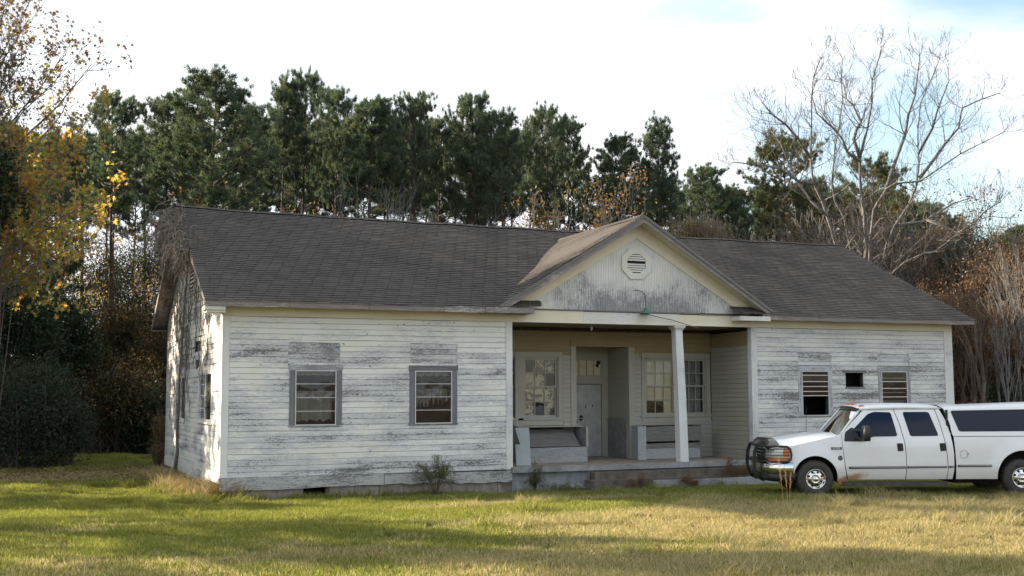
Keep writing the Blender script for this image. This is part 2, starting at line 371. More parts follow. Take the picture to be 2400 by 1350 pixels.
M['bark_grey'] = simple('grey_bark', (.13, .13, .125), .9, var=.35, vscale=7)
M['bark_brown'] = simple('brown_twig_bark', (.11, .085, .07), .9, var=.3, vscale=7)
M['twig'] = simple('fine_twigs', (.105, .096, .088), .9)
M['vine'] = simple('dead_vine', (.155, .13, .108), .9, var=.35, vscale=15)
# ground and grass colours share the same world-space mix
def ground_mix(t):
    """0 = green, 1 = straw/bare earth tone"""
    p = t.pos(); sp = t.n('ShaderNodeSeparateXYZ'); t.L.new(p, sp.inputs[0])
    n1 = t.noise(p, .30, 4, .55); n2 = t.noise(p, 1.6, 4, .6)
    a = t.m('ADD', t.m('MULTIPLY', n1, 1.1), t.m('MULTIPLY', n2, .45))
    east = t.m('MULTIPLY', t.ss(sp.outputs[0], -1.0, 10.0), .34)
    south = t.m('MULTIPLY', t.ss(sp.outputs[1], -6.5, -11.0), .22)
    a = t.m('ADD', a, t.m('ADD', t.m('MULTIPLY', east, t.ss(sp.outputs[1], -4.0, -9.0)), south))
    def blob(cx, cy, rx, ry, amt):
        dx = t.m('DIVIDE', t.m('SUBTRACT', sp.outputs[0], cx), rx); dy = t.m('DIVIDE', t.m('SUBTRACT', sp.outputs[1], cy), ry)
        d = t.m('SQRT', t.m('ADD', t.m('MULTIPLY', dx, dx), t.m('MULTIPLY', dy, dy)))
        return t.m('MULTIPLY', t.ss(t.m('ADD', d, t.m('MULTIPLY', n2, .6)), 1.45, .7), amt)
    a = t.m('ADD', a, blob(7.2, -4.4, 2.6, 1.1, .7)); a = t.m('ADD', a, blob(4.2, -5.1, 2.8, .7, .45)); a = t.m('ADD', a, blob(-2.4, -6.5, 1.8, 1.0, .3))
    a = t.m('ADD', a, blob(-4.5, 8.5, 6.0, 2.4, .6))
    return t.ss(a, .75, 1.36), n2, p
def earth_mat():
    m, t, b = new_mat('lawn_earth'); g, n2, p = ground_mix(t)
    c = t.mix(g, (.045, .06, .018), (.20, .14, .085)); c = t.mix(t.ss(t.noise(p, 14, 6, .7), .35, .7), c, (.055, .045, .025))
    t.put(b.inputs['Base Color'], c); b.inputs['Roughness'].default_value = .95; b.inputs['Specular IOR Level'].default_value = .1
    t.put(b.inputs['Normal'], t.bump(t.noise(p, 18, 6, .7), .8, .04)); return m
def grass_mat():
    m, t, b = new_mat('grass_blades'); nt = m.node_tree; nt.nodes.remove(b); g, n2, p = ground_mix(t); a = t.att()
    green = t.ramp(a, [(0, (.12, .145, .035)), (.6, (.20, .225, .06)), (.85, (.29, .29, .095)), (1, (.44, .39, .20))])
    dry = t.ramp(a, [(0, (.17, .18, .06)), (.35, (.29, .26, .13)), (.75, (.43, .355, .235)), (1, (.60, .51, .37))])
    sel = t.m('ADD', g, t.m('MULTIPLY', t.m('SUBTRACT', a, .5), .5), clamp=True)
    c = t.mix(t.ss(sel, .25, .75), green, dry)
    df = t.n('ShaderNodeBsdfDiffuse'); t.put(df.inputs[0], c); tl = t.n('ShaderNodeBsdfTranslucent'); t.put(tl.inputs[0], t.mix(1, c, (1.3, 1.3, .8), 'MULTIPLY'))
    mx = t.n('ShaderNodeMixShader'); mx.inputs[0].default_value = .45; t.L.new(df.outputs[0], mx.inputs[1]); t.L.new(tl.outputs[0], mx.inputs[2])
    t.L.new(mx.outputs[0], nt.nodes['Material Output'].inputs[0]); return m
M['earth'] = earth_mat(); M['grass'] = grass_mat()
# ================================================================== GROUND
def build_ground():
    xs = list(np.unique(np.concatenate([np.linspace(-700, -60, 14), np.linspace(-60, -16, 12), np.arange(-16, 34, .4), np.linspace(34, 80, 12), np.linspace(80, 900, 14)])))
    ys = list(np.unique(np.concatenate([np.linspace(-300, -40, 8), np.linspace(-40, -19, 8), np.arange(-19, 18, .4), np.linspace(18, 90, 18), np.linspace(90, 1200, 14)])))
    V = [(x, y, gz(x, y)) for y in ys for x in xs]; n = len(xs)
    Fq = [(j * n + i, j * n + i + 1, (j + 1) * n + i + 1, (j + 1) * n + i) for j in range(len(ys) - 1) for i in range(n - 1)]
    o = link('ground', arr_mesh('ground', V, Fq, None, M['earth'])); o.data.polygons.foreach_set('use_smooth', [True] * len(o.data.polygons)); tag(o, kind='structure')
build_ground()
# ================================================================== SCHOOLHOUSE
W, D, H1, H2, EZ, RZ, OE, OR = 21.66, 11.33, 3.71, 3.96, 4.05, 7.08, 0.48, 0.50
PX0, PX1, PD = 7.17, 14.45, 2.07; SL = (RZ - EZ) / (D / 2 + OE); EX = 0.1325; GX = (PX0 + PX1) / 2
house = empty('schoolhouse', (0, 0, 0), 0, 'long white clapboard schoolhouse with peeling paint, shingle roof and gabled centre porch', 'building')
def openings_of(lst, z0, z1):
    return sorted((a, b) for (a, b, c, d) in lst if min(z1, d) - max(z0, c) > .001)
def core(name, u0, u1, z0, z1, holes, place, t0, t1, mat, parent=house):
    """wall body with rectangular holes, cut in a grid so nothing overlaps"""
    us = sorted({u0, u1, *[h[0] for h in holes], *[h[1] for h in holes]}); zs = sorted({z0, z1, *[h[2] for h in holes], *[h[3] for h in holes]})
    mb = MB()
    for i in range(len(us) - 1):
        for j in range(len(zs) - 1):
            uc, zc = (us[i] + us[i + 1]) / 2, (zs[j] + zs[j + 1]) / 2
            if any(h[0] < uc < h[1] and h[2] < zc < h[3] for h in holes): continue
            if place == 'x': mb.box(us[i], us[i + 1], t0, t1, zs[j], zs[j + 1])
            else: mb.box(t0, t1, us[i], us[i + 1], zs[j], zs[j + 1])
    return mb.build(name, mat, parent)
BSEC = [(0, 0), (.024, .0), (.022, .108), (.019, .118), (.009, .122), (.009, EX), (0, EX)]
def board(parent, org, ud, nd, ub0, ub1, ut0, ut1, z, mat, sagf=None, tilt=0.0, off=0.0, h=1.0, name='siding_board'):
    """one siding board: bottom edge ub0..ub1, top edge ut0..ut1 along ud, outward nd"""
    L = ub1 - ub0; n = max(1, int(L / 1.6)); v = []; f = []; k = len(BSEC)
    for i in range(n + 1):
        t = i / n
        for (d, dz) in BSEC:
            q = dz / EX; u = (ub0 + (ub1 - ub0) * t) * (1 - q) + (ut0 + (ut1 - ut0) * t) * q
            zz_ = z + dz * h + tilt * (t - .5); s = (sagf(u, zz_) if sagf else 0.0)
            dd = (d + off if d > 0 else d)
            v.append((org[0] + ud[0] * u + nd[0] * dd, org[1] + ud[1] * u + nd[1] * dd, zz_ + s))
    for i in range(n):
        for j in range(k):
            a = i * k + j; b = i * k + (j + 1) % k; f.append((a, b, b + k, a + k))
    f.append(tuple(range(k))[::-1]); f.append(tuple(n * k + j for j in range(k)))
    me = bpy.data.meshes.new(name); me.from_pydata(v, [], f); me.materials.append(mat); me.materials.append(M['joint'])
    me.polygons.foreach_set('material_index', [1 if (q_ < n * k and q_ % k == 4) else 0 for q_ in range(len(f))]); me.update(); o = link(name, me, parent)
    return o
def siding(parent, org, ud, nd, u0, u1, z0, z1, holes, matf, sagf=None, joint=.06, edge=None, rnd_off=.004):
    n = int(round((z1 - z0) / EX))
    for i in range(n):
        z = z0 + i * EX
        a, b = (edge(z) if edge else (u0, u1)); at_, bt = (edge(z + EX) if edge else (u0, u1))
        if b - a < .15: continue
        segs = []; cur = a
        for hq in holes:
            lo_, hi_ = max(z, hq[2]), min(z + EX, hq[3])
            if hi_ - lo_ <= .001 or hq[1] <= a or hq[0] >= b: continue
            if lo_ - z > .012: board(parent, org, ud, nd, hq[0], hq[1], hq[0], hq[1], z, matf(*hq[:2], z), sagf, 0, 0, (lo_ - z - .001) / EX)
            if z + EX - hi_ > .012: board(parent, org, ud, nd, hq[0], hq[1], hq[0], hq[1], hi_ + .001, matf(*hq[:2], z), sagf, 0, 0, (z + EX - hi_ - .001) / EX)
        for (ha, hb) in openings_of(holes, z, z + EX):
            if ha > cur + .02: segs.append((cur, min(ha, b)))
            cur = max(cur, hb)
        if cur < b - .02: segs.append((cur, b))
        out = []
        for (p, q) in segs:
            if q - p > 3.5 and random.random() < joint:
                c = random.uniform(p + .8, q - .8); out += [(p, c - .002), (c + .002, q)]
            else: out.append((p, q))
        for (p, q) in out:
            pt = p + (at_ - a if abs(p - a) < 1e-6 else 0); qt = q + (bt - b if abs(q - b) < 1e-6 else 0)
            if qt - pt < .03: qt = pt + .03
            board(parent, org, ud, nd, p, q, pt, qt, z + random.uniform(-.002, .002), matf(p, q, z), sagf, random.uniform(-.004, .004), random.uniform(0, rnd_off))
sag_front = lambda u, z: -.012 * math.sin(u * .5) * (1 - z / 4) + .006 * math.sin(u * 1.7 + 1)
# openings (u0,u1,z0,z1) on the front plane
WIN1 = (1.66, 2.64, 1.17, 2.46); WIN2 = (4.60, 5.56, 1.17, 2.46); WIN3 = (16.10, 17.04, 1.23, 2.50); WIN4 = (18.94, 19.90, 1.23, 2.50); HOLE = (17.65, 18.29, 2.04, 2.45)
def grow(w, a, b=None): return (w[0] - a, w[1] + a, w[2] - .02, w[3] + (a if b is None else b))
fl = core('front_wall', 0.13, PX0 - .15, 0, H2, [WIN1], 'x', 0.0, .12, M['dark_wood']) if False else core('front_wall', 0.0, PX0, 0, H2, [WIN1, WIN2], 'x', 0.002, .12, M['dark_wood'])
fr_ = core('front_wall', PX1, W, 0, H2, [WIN3, WIN4, HOLE], 'x', 0.002, .12, M['dark_wood'])
def mat_front(p, q, z):
    if z > 3.2: return M['siding']
    return M['siding']
P1 = (1.48, 2.73, 2.59, 3.12); P2 = (4.48, 5.72, 2.59, 3.13); P3 = (16.00, 17.16, 2.65, 3.02); P4 = (18.82, 20.02, 2.65, 3.02)
siding(fl, (0, 0), (1, 0), (0, -1), .135, PX0 - .16, 0, H1, [grow(WIN1, .12), grow(WIN2, .12), P1, P2], mat_front, sag_front)
siding(fr_, (0, 0), (1, 0), (0, -1), PX1 + .16, W - .29, 0, H1, [grow(WIN3, .11), grow(WIN4, .11), P3, P4, HOLE], lambda p, q, z: M['siding_worse'], lambda u, z: .004 * math.sin(u * 1.5))
for (P, par) in ((P1, fl), (P2, fl), (P3, fr_), (P4, fr_)):
    z = P[2] + .015
    nb_ = max(1, round((P[3] - z) / .125))
    for _ in range(nb_):
        h = (P[3] - P[2] - .015) / nb_ - .004; board(par, (0, 0), (1, 0), (0, -1), P[0] + .03, P[1] - .03, P[0] + .03, P[1] - .03, z, M['patch'], None, random.uniform(-.003, .003), -.005, h / EX); z += h + .004
    for x in (P[0], P[1] - .026): MB().box(x, x + .026, -.022, .0, P[2] + .01, P[3]).build('patch_trim', M['patch'], par)
# corner boards
def post(par, x0, x1, y0, y1, z0, z1, mat, name='corner_board'): return MB().box(x0, x1, y0, y1, z0, z1).build(name, mat, par)
post(fl, -.03, .13, -.032, -.002, -.0, H1 + .0, M['trim']); post(fl, PX0 - .155, PX0 + .0, -.034, -.002, -.02, H1, M['trim'])
post(fr_, PX1 + .0, PX1 + .155, -.034, -.002, -.02, H1, M['trim']); post(fr_, W - .285, W + .03, -.034, -.002, 0, H1, M['trim'])
post(fr_, W - .02, W + .03, .0, .2, 0, H1, M['trim'])
# frieze and skirt
MB().box(-.02, PX0 - .2, -.045, -.001, H1 + .002, H2 + .03).build('frieze_board', M['cream'], fl)
MB().box(PX1 + .2, W + .02, -.045, -.001, H1 + .002, H2 + .03).build('frieze_board', M['cream'], fr_)
for (a, b, zt, zb, mt) in ((-.03, 3.82, -.004, -.275, 'skirt'), (3.835, 5.6, -.02, -.265, 'skirt'), (5.61, PX0 - .01, -.03, -.30, 'skirt')):
    mb = MB(); n = 8; pts = [(a + (b - a) * i / n, zt) for i in range(n + 1)] + [(b - (b - a) * i / n, zb + random.uniform(-.022, .022)) for i in range(n + 1)]
    mb.prism(pts, -.055, -.012, 'y'); mb.build('skirt_board', M[mt], fl)
MB().box(-.035, PX0 - .02, -.06, -.0, -.003, .012).build('water_table', M['skirt'], fl)
mb = MB(); mb.box(PX1, W, -.05, -.01, -.27, -.004); mb.build('skirt_board', M['skirt'], fr_)
# foundation blocks
fnd = MB().box(.1, 1.78, .05, .25, -1.0, -.2).box(2.45, W - .1, .06, .25, -1.0, -.2).box(.1, .3, .3, D, -1.0, -.25).box(W - .3, W - .1, .3, D, -1, -.2).build('foundation', M['block'], house)
x = .06
while x < PX0 - .3:
    if not (1.5 < x < 2.4):
        MB().box(x, min(x + .60, PX0 - .3), -.0, .048, -.75, -.26 if x > 4 else -.272).build('foundation_block', M['block'], fnd)
    x += .612
for k in range(13): MB().box(.04, .098, 1.3 + k * .8, 1.3 + k * .8 + .39, -.9, -.3).build('foundation_block', M['block'], fnd)
# ---- left gable wall
SK = lambda y: .02 + .0 * y
def zroof(y): return EZ + SL * (min(y, D - y) + OE)
LW1 = (1.55, 3.80, 1.20, 2.50); LW2 = (6.55, 8.75, 1.14, 2.48); LVENT = (5.1, 6.2, 4.72, 5.4)
LH1 = (3.55, 4.9, 3.05, 3.33); LH2 = (3.75, 4.6, 2.62, 2.83)
lw = core('side_wall', 0, D, 0, H1, [LW1, LW2, LH1, LH2], 'y', .002, .12, M['dark_wood'])
gm = MB().prism([(0, H1), (D, H1), (D, zroof(D) - .14), (D / 2, zroof(D / 2) - .14), (0, zroof(0) - .14)], .01, .12, 'x'); gm.build('gable_sheathing', M['dark_wood'], lw)
def edge_l(z):
    if z < 3.9: return (.14, D - .14)
    d = (z - EZ + .12) / SL - OE; return (max(.14, d), min(D - .14, D - d))
_cr = random.Random(3)
def sag_left(u, z): return -.02 * math.sin(u * .6 + .5) - .0055 * u + .02 * math.sin(u * 2.1 + int(z / EX) * 1.7) * (.3 if z < 2.4 else 1.0) * (1 if 1.3 < u < 9 else .2)
siding(lw, (0, 0), (0, 1), (-1, 0), .14, D - .14, 0, 6.9, [grow(LW1, .12), grow(LW2, .12), LH1, LH2, grow(LVENT, .1)],
       lambda p, q, z: M['siding_worse'] if 1.9 < z else M['siding'], sag_left, 0, edge_l, .014)
for y in (3.9, 4.25, 4.55): MB().box(.03, .08, y, y + .07, 2.5, 3.4).build('lath', M['raw'], lw)
MB().box(-.034, -.002, -.034, .12, 0, H1 + .3).build('corner_board', M['trim'], lw); MB().box(-.034, -.002, D - .12, D + .03, 0, H1 + .2).build('corner_board', M['trim'], lw)
for (a, b, zb) in ((-.0, 1.5, -.12), (1.52, 3.3, -.28), (3.32, 6.2, -.3), (6.22, 9.2, -.27), (9.22, D, -.27)):
    MB().prism([(a, -.005), (b, -.02), (b, zb - .02), (a, zb)], -.045, -.008, 'x').build('skirt_board', M['siding'], lw)
# roof-edge frieze on gable
for s in (0, 1):
    y0, y1 = (0, D / 2) if s == 0 else (D, D / 2)
    MB().prism([(y0, zroof(y0) - .36), (y1, zroof(y1) - .36), (y1, zroof(y1) - .13), (y0, zroof(y0) - .13)], -.04, -.002, 'x').build('rake_frieze', M['siding'], lw)
# other walls (plain but closed)
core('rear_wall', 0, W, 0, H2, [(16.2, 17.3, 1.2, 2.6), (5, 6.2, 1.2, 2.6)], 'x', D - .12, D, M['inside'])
rw = core('side_wall', 0.12, D - .12, 0, H2, [], 'y', W - .12, W, M['siding']); MB().prism([(0, H2), (D, H2), (D / 2, zroof(D / 2) - .14)], W - .12, W, 'x').build('gable_sheathing', M['siding'], rw)
MB().box(.12, W - .12, PD + 1.5, D - .12, -.1, .02).box(.12, PX0, .12, PD + 1.5, -.1, .02).box(PX1, W - .12, .12, PD + 1.5, -.1, .02).build('room_floor', M['inside'], house)
MB().box(.12, PX0, .12, PD + 1.5, 3.62, 3.66).box(PX1, W - .12, .12, PD + 1.5, 3.62, 3.66).box(.12, W - .12, PD + 1.5, D - .12, 3.62, 3.66).build('room_ceiling', M['inside'], house)
for q_ in ((.7, 7.9, 2.3, 2.4), (14.6, 14.7, PD + 1.5, 4.89), (PX1 + .1, W - .13, 4.9, 5.0)): MB().box(*q_, .021, 3.6).build('partition', M['inside'], house)
# ---- porch
BA = (8.02, 9.45, 1.22, 2.90); BB = (12.22, 14.26, 1.25, 2.90); DW = (10.0, 11.68, .05, 3.20)
pw = core('porch_wall', PX0, PX1, .05, H1, [BA, BB, DW, (7.25, 7.72, 1.22, 2.9)], 'x', PD + .002, PD + .12, M['dark_wood'])
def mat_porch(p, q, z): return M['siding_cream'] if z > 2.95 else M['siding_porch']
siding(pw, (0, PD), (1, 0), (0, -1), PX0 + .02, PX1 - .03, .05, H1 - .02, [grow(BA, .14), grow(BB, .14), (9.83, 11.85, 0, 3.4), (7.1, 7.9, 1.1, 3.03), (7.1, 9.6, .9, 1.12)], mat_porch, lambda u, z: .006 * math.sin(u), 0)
mb = MB().box(PX1 + .0, PX1 + .1, .002, PD, -.0, H1).build('porch_side_wall', M['dark_wood'], house)
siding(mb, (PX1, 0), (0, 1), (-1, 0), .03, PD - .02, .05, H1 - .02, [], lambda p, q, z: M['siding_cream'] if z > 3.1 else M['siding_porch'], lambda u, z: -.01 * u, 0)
mb = MB().box(PX0 - .1, PX0, .122, PD, 0, H1).build('porch_side_wall', M['siding_porch'], house)
post(mb, PX0 + .001, PX0 + .02, -.03, .12, .05, H1, M['trim'])
MB().box(PX1 - .036, PX1 - .001, -.034, .14, .05, H1).build('corner_board', M['trim'], fr_)
MB().box(PX0, PX1, .0, PD + 1.5, H1 + .02, H1 + .05).build('porch_ceiling', M['siding_cream'], house)
bm = MB().box(PX0 - .4, 9.2, -.05, .10, H1 - .0, H2 + .07).build('porch_beam', M['cream'], house)
MB().box(9.203, 12.1, -.052, .10, H1 - .005, H2 + .06).build('beam_board', M['trim_h'], bm); MB().box(12.103, PX1 + .35, -.05, .10, H1 - .0, H2 + .05).build('beam_board', M['cream'], bm)
MB().box(PX0 + .3, PX1 - .2, -.075, -.0525, H1 + .0, H1 + .018).build('beam_bead', M['trim_h'], bm)
MB().box(7.0, 9.4, -.085, -.0525, H2 + .08, H2 + .10).build('beam_cap', M['fascia'], bm); MB().box(9.403, 12.7, -.08, -.0525, H2 + .075, H2 + .10).build('beam_cap', M['fascia'], bm)
MB().box(12.703, PX1 + .3, -.085, -.0525, H2 + .06, H2 + .08).build('beam_cap', M['fascia'], bm)
# porch floor slab
pf = MB().box(PX0 - .03, PX1 - .01, -.12, PD + .0, -.085, .05).build('porch_slab', M['porch_floor'], house)
MB().box(PX0 - .035, PX1 - .012, -.135, -.121, -.09, .052).build('slab_edge', M['concrete_blue'], pf)
MB().box(PX0 + .0, PX1, .0, .2, -1.0, -.086).build('porch_foundation', M['concrete_blue'], house)
# concrete steps
stp = MB().box(9.3, 14.2, -.42, -.136, -1.0, -.13).build('porch_step', M['step'], house)
MB().box(9.0, 14.1, -.78, -.421, -1.0, -.30).build('porch_step', M['step'], house)
# column: tapered box, leaning a little
cmb_ = MB(); cw = .155
def colring(x, y, z, w): return [(x - w, y - w, z), (x + w, y - w, z), (x + w, y + w, z), (x - w, y + w, z)]
col = MB()
def loft(mb, rings, r=.5):
    base = len(mb.v); n = len(rings[0])
    for q in rings: mb.v.extend(q)
    for i in range(len(rings) - 1):
        for j in range(n):
            a = base + i * n + j; b = base + i * n + (j + 1) % n; mb.f.append((a, b, b + n, a + n)); mb.r.append(r); mb.mi.append(mb.cm)
    mb.f.append(tuple(base + j for j in reversed(range(n)))); mb.f.append(tuple(base + (len(rings) - 1) * n + j for j in range(n))); mb.r += [r, r]; mb.mi += [mb.cm] * 2
    return mb
CXm, CYm = 12.14, .10
loft(col, [colring(CXm + .07, CYm, .052, .125), colring(CXm + .03, CYm, 1.9, .118), colring(CXm - .03, CYm, 3.60, .108)])
colo = col.build('porch_column', M['trim'], house)
loft(MB(), [colring(CXm - .03, CYm, 3.601, .13), colring(CXm - .03, CYm, 3.63, .14), colring(CXm - .03, CYm, 3.655, .17), colring(CXm - .03, CYm, 3.704, .17)]).build('capital', M['trim_h'], colo)
# vestibule
VD = PD + 1.25
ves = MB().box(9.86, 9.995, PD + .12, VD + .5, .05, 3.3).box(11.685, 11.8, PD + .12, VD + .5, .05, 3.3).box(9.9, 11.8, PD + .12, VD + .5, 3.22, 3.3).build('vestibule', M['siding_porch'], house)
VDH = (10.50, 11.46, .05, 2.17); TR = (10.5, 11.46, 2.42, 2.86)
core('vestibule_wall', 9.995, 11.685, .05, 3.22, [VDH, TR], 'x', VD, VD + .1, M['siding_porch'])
mb = MB().box(11.64, 11.684, PD + .13, VD - .01, .05, 1.12).box(11.625, 11.684, PD + .13, VD - .01, 1.12, 1.16).build('wainscot', M['wainscot'], ves)
for i in range(20):
    z = 1.2 + i * .1; MB().prism([(PD + .13, z), (VD - .01, z), (VD - .01, z + .088), (PD + .13, z + .088)], 11.668, 11.684, 'x').build('vestibule_board', M['siding_porch'], ves)
MB().box(9.95, 11.7, PD, VD + .6, .02, .05).build('vestibule_floor', M['porch_floor'], ves)
tw = MB().box(10.5, 11.46, VD + .02, VD + .05, 2.42, 2.86).build('transom', M['paper'], house)
for x in (10.5, 10.72, 10.96, 11.2, 11.44): MB().box(x, x + .02, VD - .01, VD + .019, 2.42, 2.86).build('transom_muntin', M['siding_porch'], tw)
mb = MB(); mb.prism([(11.26, 2.7), (11.32, 2.78), (11.30, 2.84), (11.40, 2.86), (11.44, 2.78), (11.38, 2.74), (11.36, 2.64)], VD + .005, VD + .018, 'y'); mb.build('transom_hole', M['black'], tw)
# door leaf, slightly ajar (hinged right)
dr = empty('entry_door', (11.44, VD + .04, .06), R(6), parent=house)
dl = MB().box(-.93, 0, -.02, .02, 0, 2.09)
dlo = dl.build('door_leaf', M['door'], dr)
for (z0, z1) in ((.32, .92), (1.10, 2.0)):
    m_ = MB(); t_ = .022
    for (a, b, c, d) in ((-.80, -.13, z0, z0 + t_), (-.80, -.13, z1 - t_, z1), (-.80, -.80 + t_, z0 + t_, z1 - t_), (-.13 - t_, -.13, z0 + t_, z1 - t_)): m_.box(a, b, -.034, -.0205, c, d)
    m_.build('door_panel_mould', M['door'], dlo)
MB().lathe([(0, -.08), (.03, -.075), (.032, -.05), (.012, -.045), (.012, -.02)], 12, 'y', (-.86, 0, 1.02)).build('door_knob', M['rust'], dlo)
m_ = MB()
for (x, z, w, h) in ((-.55, 1.45, .018, .05), (-.30, 1.47, .018, .045), (-.70, 1.12, .08, .09), (-.58, .74, .03, .025)):
    m_.prism([(x - w, z - h * .4), (x - w * .3, z - h), (x + w * .6, z - h * .7), (x + w, z + h * .2), (x + w * .2, z + h), (x - w * .6, z + h * .6)], -.025, -.0206, 'y')
m_.build('door_hole', M['black'], dlo)
# door casing
dc = MB().box(9.83, 9.99, PD - .045, PD - .001, .05, 3.20).build('doorway_casing', M['siding_porch'], pw); MB().box(11.68, 11.86, PD - .045, PD - .001, .05, 3.20).build('doorway_casing', M['siding_porch'], pw)
MB().box(9.83, 11.86, PD - .05, PD - .001, 3.202, 3.40).build('doorway_casing', M['siding_cream'], pw)
# ---- windows
def sash(par, x0, x1, z0, z1, y, nx, nz_, mat, fw=.045, gmat=None, glass=True, skip=()):
    m_ = MB(); m_.box(x0, x0 + fw, y - .02, y + .02, z0, z1); m_.box(x1 - fw, x1, y - .02, y + .02, z0, z1); m_.box(x0 + fw, x1 - fw, y - .019, y + .019, z0, z0 + fw); m_.box(x0 + fw, x1 - fw, y - .019, y + .019, z1 - fw, z1)
    s = m_.build('sash', mat, par); ax0, ax1, az0, az1 = x0 + fw, x1 - fw, z0 + fw, z1 - fw; t_ = .011
    for i in range(1, nx): c = ax0 + (ax1 - ax0) * i / nx; MB().box(c - t_, c + t_, y - .014, y + .014, az0, az1).build('muntin', mat, par)
    for j in range(1, nz_): c = az0 + (az1 - az0) * j / nz_; MB().box(ax0, ax1, y - .0155, y + .0125, c - t_, c + t_).build('muntin', mat, par)
    if glass:
        for i in range(nx):
            for j in range(nz_):
                if (i, j) in skip: continue
                a, b = ax0 + (ax1 - ax0) * i / nx, ax0 + (ax1 - ax0) * (i + 1) / nx; c, d = az0 + (az1 - az0) * j / nz_, az0 + (az1 - az0) * (j + 1) / nz_
                tl = random.uniform(-.003, .003)
                p = MB(); p.face([(a, y + tl, c), (b, y, c), (b, y - tl, d), (a, y, d)]); p.build('pane', gmat or M['glass'], par)
def curtain(par, x0, x1, zt, zb, y, mat, ragged=.0, seed=0):
    rg = random.Random(seed); n = 40; v = []; f = []
    for i in range(n + 1):
        x = x0 + (x1 - x0) * i / n; yy = y + .02 * math.sin(i * 1.3) + .01 * math.sin(i * .5); zbb = zb + ragged * (abs(math.sin(i * .37 + seed)) * .6 + rg.random() * .4)
        v += [(x, yy, zt), (x, yy + .015, zbb)]
    for i in range(n): f.append((2 * i, 2 * i + 1, 2 * i + 3, 2 * i + 2))
    m_ = MB(); m_.v = v; m_.f = f; m_.r = [.5] * len(f); m_.mi = [0] * len(f); return m_.build('curtain', mat, par)
def casing(par, w, y, cw_, hh, vm, hm, head_over=.02):
    x0, x1, z0, z1 = w
    MB().box(x0 - cw_, x0 - .002, y - .03, y, z0 - .0, z1 + .0).build('casing', vm, par); MB().box(x1 + .002, x1 + cw_, y - .03, y, z0, z1).build('casing', vm, par)
    MB().box(x0 - cw_ - head_over, x1 + cw_ + head_over, y - .036, y, z1 + .002, z1 + hh).build('casing', hm, par)
    MB().box(x0 - cw_ - .02, x1 + cw_ + .01, y - .042, y, z0 - .028, z0 - .002).build('sill', hm, par)
def storm(par_label, w, y, bars, slats, vm, hm, curt, hh=.13, cw_=.14, open_bottom=None):
    x0, x1, z0, z1 = w; fw = .022
    m_ = MB(); m_.box(x0, x0 + fw, y - .045, y - .01, z0, z1); m_.box(x1 - fw, x1, y - .045, y - .01, z0, z1); m_.box(x0 + fw, x1 - fw, y - .044, y - .011, z0, z0 + fw); m_.box(x0 + fw, x1 - fw, y - .044, y - .011, z1 - fw, z1)
    win = m_.build('window', M['alu'], house)
    if par_label: win['label'] = par_label
    casing(win, w, y - .004, cw_, hh, vm, hm)
    # reveal
    MB().box(x0 - .001, x0 + .012, y - .008, y + .13, z0, z1).box(x1 - .012, x1 + .001, y - .008, y + .13, z0, z1).build('jamb', M['inside'], win)
    bt_ = .007 if len(bars) < 4 else .011
    for z in bars: MB().box(x0 + fw, x1 - fw, y - .036, y - .016, z - bt_, z + bt_).build('bar', M['alu'], win)
    for z in slats: MB().box(x0 + fw, x1 - fw, y + .03, y + .045, z - .008, z + .008).build('bar', M['alu'], win)
    zs = [z0 + fw] + [b for b in bars] + [z1 - fw]
    for i in range(len(zs) - 1):
        if open_bottom and i < open_bottom: continue
        p = MB(); p.face([(x0 + fw, y - .026, zs[i]), (x1 - fw, y - .026, zs[i]), (x1 - fw, y - .028, zs[i + 1]), (x0 + fw, y - .028, zs[i + 1])]); p.build('pane', M['glass'], win)
    for c in curt: curtain(win, x0 + c[0], x0 + c[1], c[2], c[3], y + .10 + c[5], M['curtain'], c[4], c[6])
    return win
storm('storm window in dark bare wood casing, left one beside the corner', WIN1, 0, [1.50, 1.82, 2.14], [], M['casing'], M['casing_lt_h'], [(.0, .97, 2.5, 2.33, .03, .0, 1), (.0, .95, 1.98, 1.22, .10, .08, 4), (.25, .80, 1.9, 1.28, .15, .1, 2)])
storm('storm window in dark bare wood casing, near the porch', WIN2, 0, [1.50, 1.82, 2.14], [], M['casing'], M['casing_h'], [(.0, .95, 2.5, 2.30, .06, .0, 3), (.02, .45, 1.99, 1.45, .30, .08, 9), (.4, .95, 2.02, 1.55, .35, .1, 5)])
storm('window with slatted upper half and open dark lower half', WIN3, 0, [1.80, 1.92, 2.06, 2.20, 2.38], [], M['casing_lt'], M['casing_lt_h'], [], .15, .12, 1)
storm('slatted window with dark glass at the right end', WIN4, 0, [1.45, 1.75, 2.0, 2.2], [1.63, 1.88, 2.30], M['casing_lt'], M['casing_lt_h'], [], .15, .12)
mb = MB().box(HOLE[0] + .01, HOLE[1] - .01, .001, .2, HOLE[2] - .02, HOLE[2]).build('wall_opening', M['raw'], fr_)
MB().box(17.54, 18.39, -.045, -.022, 2.455, 2.53).build('opening_lintel', M['raw'], mb); MB().box(17.62, 18.34, -.03, -.0, 2.0, 2.035).build('opening_sill', M['raw'], mb)
MB().box(17.45, 18.5, .5, .55, 1.6, 2.9).build('opening_back', M['black'], mb)
